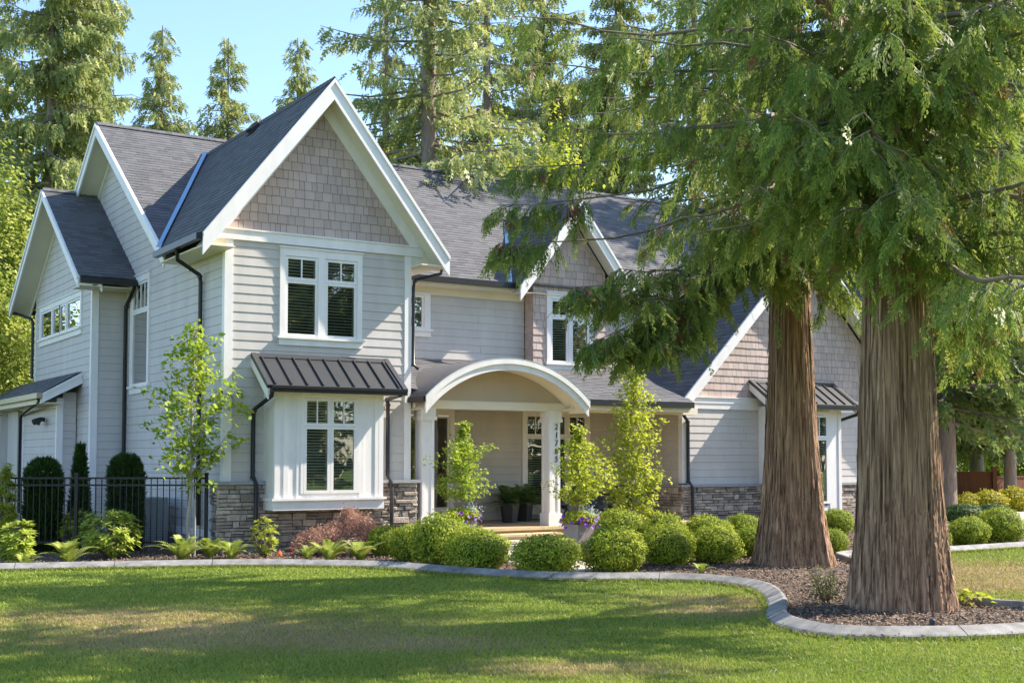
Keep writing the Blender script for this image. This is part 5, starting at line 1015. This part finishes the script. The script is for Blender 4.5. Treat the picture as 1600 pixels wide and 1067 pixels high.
# plants near the thick cedar
g = at(1290, 945); rng = np.random.default_rng(121); root = empty('twiggy_shrub', g, 'sparse twiggy shrub at the left foot of the thick cedar trunk', 'shrub'); mb = MB(); P = []
for i in range(34):
    a = rng.uniform(0, 6.283); e = np.array([math.cos(a) * rng.uniform(.05, .30), math.sin(a) * rng.uniform(.05, .28), rng.uniform(.15, .5)]); mb.tube([(0, 0, 0), tuple(e * .5 + np.array([0, 0, .03])), tuple(e)], [.006, .004, .002], 4, caps=False); P.append(e * rng.uniform(.35, 1.05, (26, 1)) + rng.normal(0, .03, (26, 3)))
P = np.concatenate(P); quads('foliage', leaves(P, rng.normal(0, 1, P.shape) + np.array([0, 0, .8]), .032, rng, .6), np.clip(rng.normal(.35, .25, len(P)) + (P[:, 2] > .3) * .2, 0, 1), leafmat('olive shrub leaves', (.07, .06, .03), (.13, .15, .04), (.24, .28, .07), .3), root); mb.build('stems', TWIG, root)
g = at(1522, 950); rng = np.random.default_rng(122); root = empty('leafy_hosta', g, 'low broad-leaved plant right of the thick cedar trunk', 'plant'); Q = []
for i in range(60):
    a = rng.uniform(0, 6.283); r = rng.uniform(.02, .24); c = np.array([math.cos(a) * r * 1.3, math.sin(a) * r, .05 + .14 * (1 - r / .24) + rng.uniform(0, .03)]); d = nrm(np.array([[math.cos(a), math.sin(a), -.1]]) + rng.normal(0, .25, (1, 3)))[0]; s = nrm(np.cross(d, [0, 0, 1.])[None])[0]; l = rng.uniform(.07, .115); Q.append([c, c + d * l * .5 + s * l * .36 + np.array([0, 0, .02]), c + d * l - np.array([0, 0, .02]), c + d * l * .5 - s * l * .36 + np.array([0, 0, .02])])
quads('leaves', Q, rng.random(len(Q)), LF_LIME, root); mb = MB()
for q in Q[:16]: mb.tube([(0, 0, 0), tuple(np.array(q[0]) * .6), tuple(q[0])], .004, 4, caps=False)
mb.build('stems', TWIG, root)
# ------------------------------------------------------------------ black metal fence
a0, a1 = Vector((-.30, .06, 0)), Vector((-7.2, 4.5, 0)); d = (a1 - a0).normalized(); nf = Vector((-d.y, d.x, 0))
root = empty('metal_fence', a0, 'black steel railing between the house corner and the left edge', 'fence')
def fbar(m, s, z0, z1, w): p = d * s; m.obox(p - d * w / 2 - nf * w / 2 + Vector((0, 0, z0)), d * w, nf * w, (0, 0, z1 - z0))
Lf = (a1 - a0).length; rails = MB()
for z in (1.41, 1.28, .22): rails.obox(-nf * .015 + Vector((0, 0, z)), d * Lf, nf * .03, (0, 0, .035))
rails.build('rail', IRON, root)
bal = MB(); s = .11
while s < Lf: fbar(bal, s, .2, 1.42, .016); s += .115
bal.build('baluster', IRON, root)
for s in (0, 2.42, 4.15, 6.6): m = MB(); fbar(m, s, 0, 1.50, .06); fbar(m, s, 1.50, 1.53, .07); m.build('post', IRON, root)
ms = MB()
for i in range(46):
    s = .06 + i * .052; ms.tube([d * s + nf * .02 + Vector((0, 0, .22)), d * (s + .0) + nf * .02 + Vector((0, 0, 1.28))], .0016, 3, caps=False)
for i in range(20): ms.tube([d * .06 + nf * .02 + Vector((0, 0, .24 + i * .052)), d * 2.4 + nf * .02 + Vector((0, 0, .24 + i * .052))], .0016, 3, caps=False)
ms.build('wire_mesh', IRON, root)
# heat pump behind the fence
g = Vector((-.55, 3.1, 0)); root = empty('heat_pump', g, 'grey heat pump box against the side wall behind the fence', 'heat pump'); m = MB(); m.box(-.35, .35, -.45, .45, .08, 1.0); m.build('casing', mat('grey casing', (.32, .35, .37), .5), root)
m = MB()
for i in range(14): m.box(-.362, -.35, -.4, .4, .16 + i * .055, .19 + i * .055)
m.build('grille', BLACK, root); m = MB(); m.box(-.42, .42, -.52, .52, 0, .08); m.build('pad', CONC, root)
# ------------------------------------------------------------------ brown fence at the right
c0, c1 = far(1488, 52), far(1552, 52); c2 = far(1640, 54); k = 0
for p, q, h, lab in ((c0, c1, up_z(735, 52), 'taller left section of the brown board fence beside the grey trunk'), (c1, c2, up_z(742, 53), 'lower right section of the brown board fence behind the slim trunk')):
    root = empty('board_fence', p, lab, 'fence', 'brown board fence at the right boundary'); e = (q - p); L_ = e.length; e.normalize(); n_ = Vector((-e.y, e.x, 0)); m = MB(); s = 0
    while s < L_ - .05: m.obox(e * s, e * .135, n_ * (.02 + .004 * (k % 2)), (0, 0, h - .08)); s += .14; k += 1
    m.build('board', FENCEWOOD, root); m = MB(); m.obox(Vector((0, 0, h - .08)) - n_ * .03, e * (L_ - .1), n_ * .09, (0, 0, .05)); m.obox(Vector((0, 0, .3)) - n_ * .05, e * (L_ - .1), n_ * .045, (0, 0, .09)); m.build('rail', FENCEWOOD, root)
    for s in (L_,) if lab[0] == 't' else (): m = MB(); m.obox(e * (s - .09) - n_ * .08, e * .18, n_ * .18, (0, 0, h + .12)); m.obox(e * (s - .12) - n_ * .11 + Vector((0, 0, h + .12)), e * .24, n_ * .24, (0, 0, .05)); m.build('post', FENCEWOOD, root)
# ------------------------------------------------------------------ porch things
def hexpot(g, lab, seed):
    root = empty('porch_planter', g, lab, 'planter', 'black fern planters on the porch'); m = MB(); R0, R1 = .17, .23; vs = []
    for r, z in ((R0, 0), (R1, .44), (R1 - .03, .44), (R1 - .04, .38)): vs += [(r * math.cos(i * math.pi / 3 + .3), r * math.sin(i * math.pi / 3 + .3), z) for i in range(6)]
    m.add(vs, [tuple(range(5, -1, -1)), tuple(range(18, 24))] + [(k * 6 + i, k * 6 + (i + 1) % 6, (k + 1) * 6 + (i + 1) % 6, (k + 1) * 6 + i) for k in range(3) for i in range(6)]); m.build('pot', POTBLACK, root)
    f = fern_mesh(np.random.default_rng(seed), 95, .78, LF_FERND, parent=root, rise=(.25, 1.4)); f.location = (0, 0, .40)
hexpot(Vector((7.35, 1.55, .336)), 'left black fern planter on the porch floor', 131); hexpot(Vector((8.0, 1.95, .336)), 'right black fern planter close to the porch chair', 132); hexpot(Vector((10.9, 1.9, .336)), 'dark fern planter at the right end of the porch', 133)
def adirondack(loc, rz, lab):
    root = empty('porch_chair', loc, lab, 'chair', 'slat-backed porch chairs'); root.rotation_euler.z = rz; m = MB()
    for i in range(5): x = -.24 + i * .12 - .055; m.obox((x, -.28, .38), (.105, 0, 0), (0, .5, -.10), (0, 0, .02))
    m.build('seat', CHAIRM, root); m = MB()
    for i in range(5): x = -.24 + i * .12; h = .72 - .035 * (i - 2) ** 2; m.obox((x - .05, .20, .27), (.1, 0, 0), (0, .26, h), (0, .02, -.006))
    m.obox((-.3, .34, .62), (.6, 0, 0), (0, .02, 0), (0, .0, .07)); m.build('backrest', CHAIRM, root)
    for s in (-1, 1):
        m = MB(); m.box(s * .31 - .055, s * .31 + .055, -.36, .36, .56, .58); m.build('armrest', CHAIRM, root); m = MB(); m.box(s * .29 - .018, s * .29 + .018, -.30, -.20, 0, .56); m.build('leg', CHAIRM, root); m = MB(); m.obox((s * .26 - .012, -.28, .30), (.024, 0, 0), (0, .85, -.30), (0, 0, .10)); m.build('leg', CHAIRM, root)
adirondack((8.75, 1.75, .336), -.5, 'slate slat-backed chair half hidden by the right porch column'); adirondack((10.05, 1.6, .336), .35, 'slate slat-backed chair behind the right potted tree')
# ------------------------------------------------------------------ small things in the bed
for px, py, colr, lab in ((437, 874, (.75, .16, .05), 'small orange marker flag in the mulch'), (454, 868, (.55, .02, .12), 'small crimson marker flag before the stone base')):
    g = at(px, py); root = empty('marker_flag', g, lab, 'flag', 'marker flags in the mulch'); m = MB(); m.tube([(0, 0, -.02), (0, 0, .17)], .003, 4); m.build('wire', IRON, root); m = MB(); m.add([(-.035, 0, .07), (.045, .01, .06), (.05, .02, .12), (.0, .0, .18), (-.03, -.01, .13)], [(0, 1, 2, 3, 4)]); m.add([(-.035, .003, .07), (.045, .013, .06), (.05, .023, .12), (.0, .003, .18), (-.03, -.007, .13)], [(4, 3, 2, 1, 0)]); m.build('cloth', mat('flag ' + lab[6:9], colr, .6), root)
g = at(1457, 992); root = empty('garden_light', g, 'short dark cylinder garden light at the kerb before the thick cedar', 'garden light'); m = MB(); m.tube([(0, 0, -.03), (0, 0, .14)], .028, 12); m.build('body', PLASTIC, root); m = MB(); m.tube([(0, 0, .14), (0, 0, .15), (0, 0, .165)], [.032, .032, .02], 12); m.build('cap', PLASTIC, root)
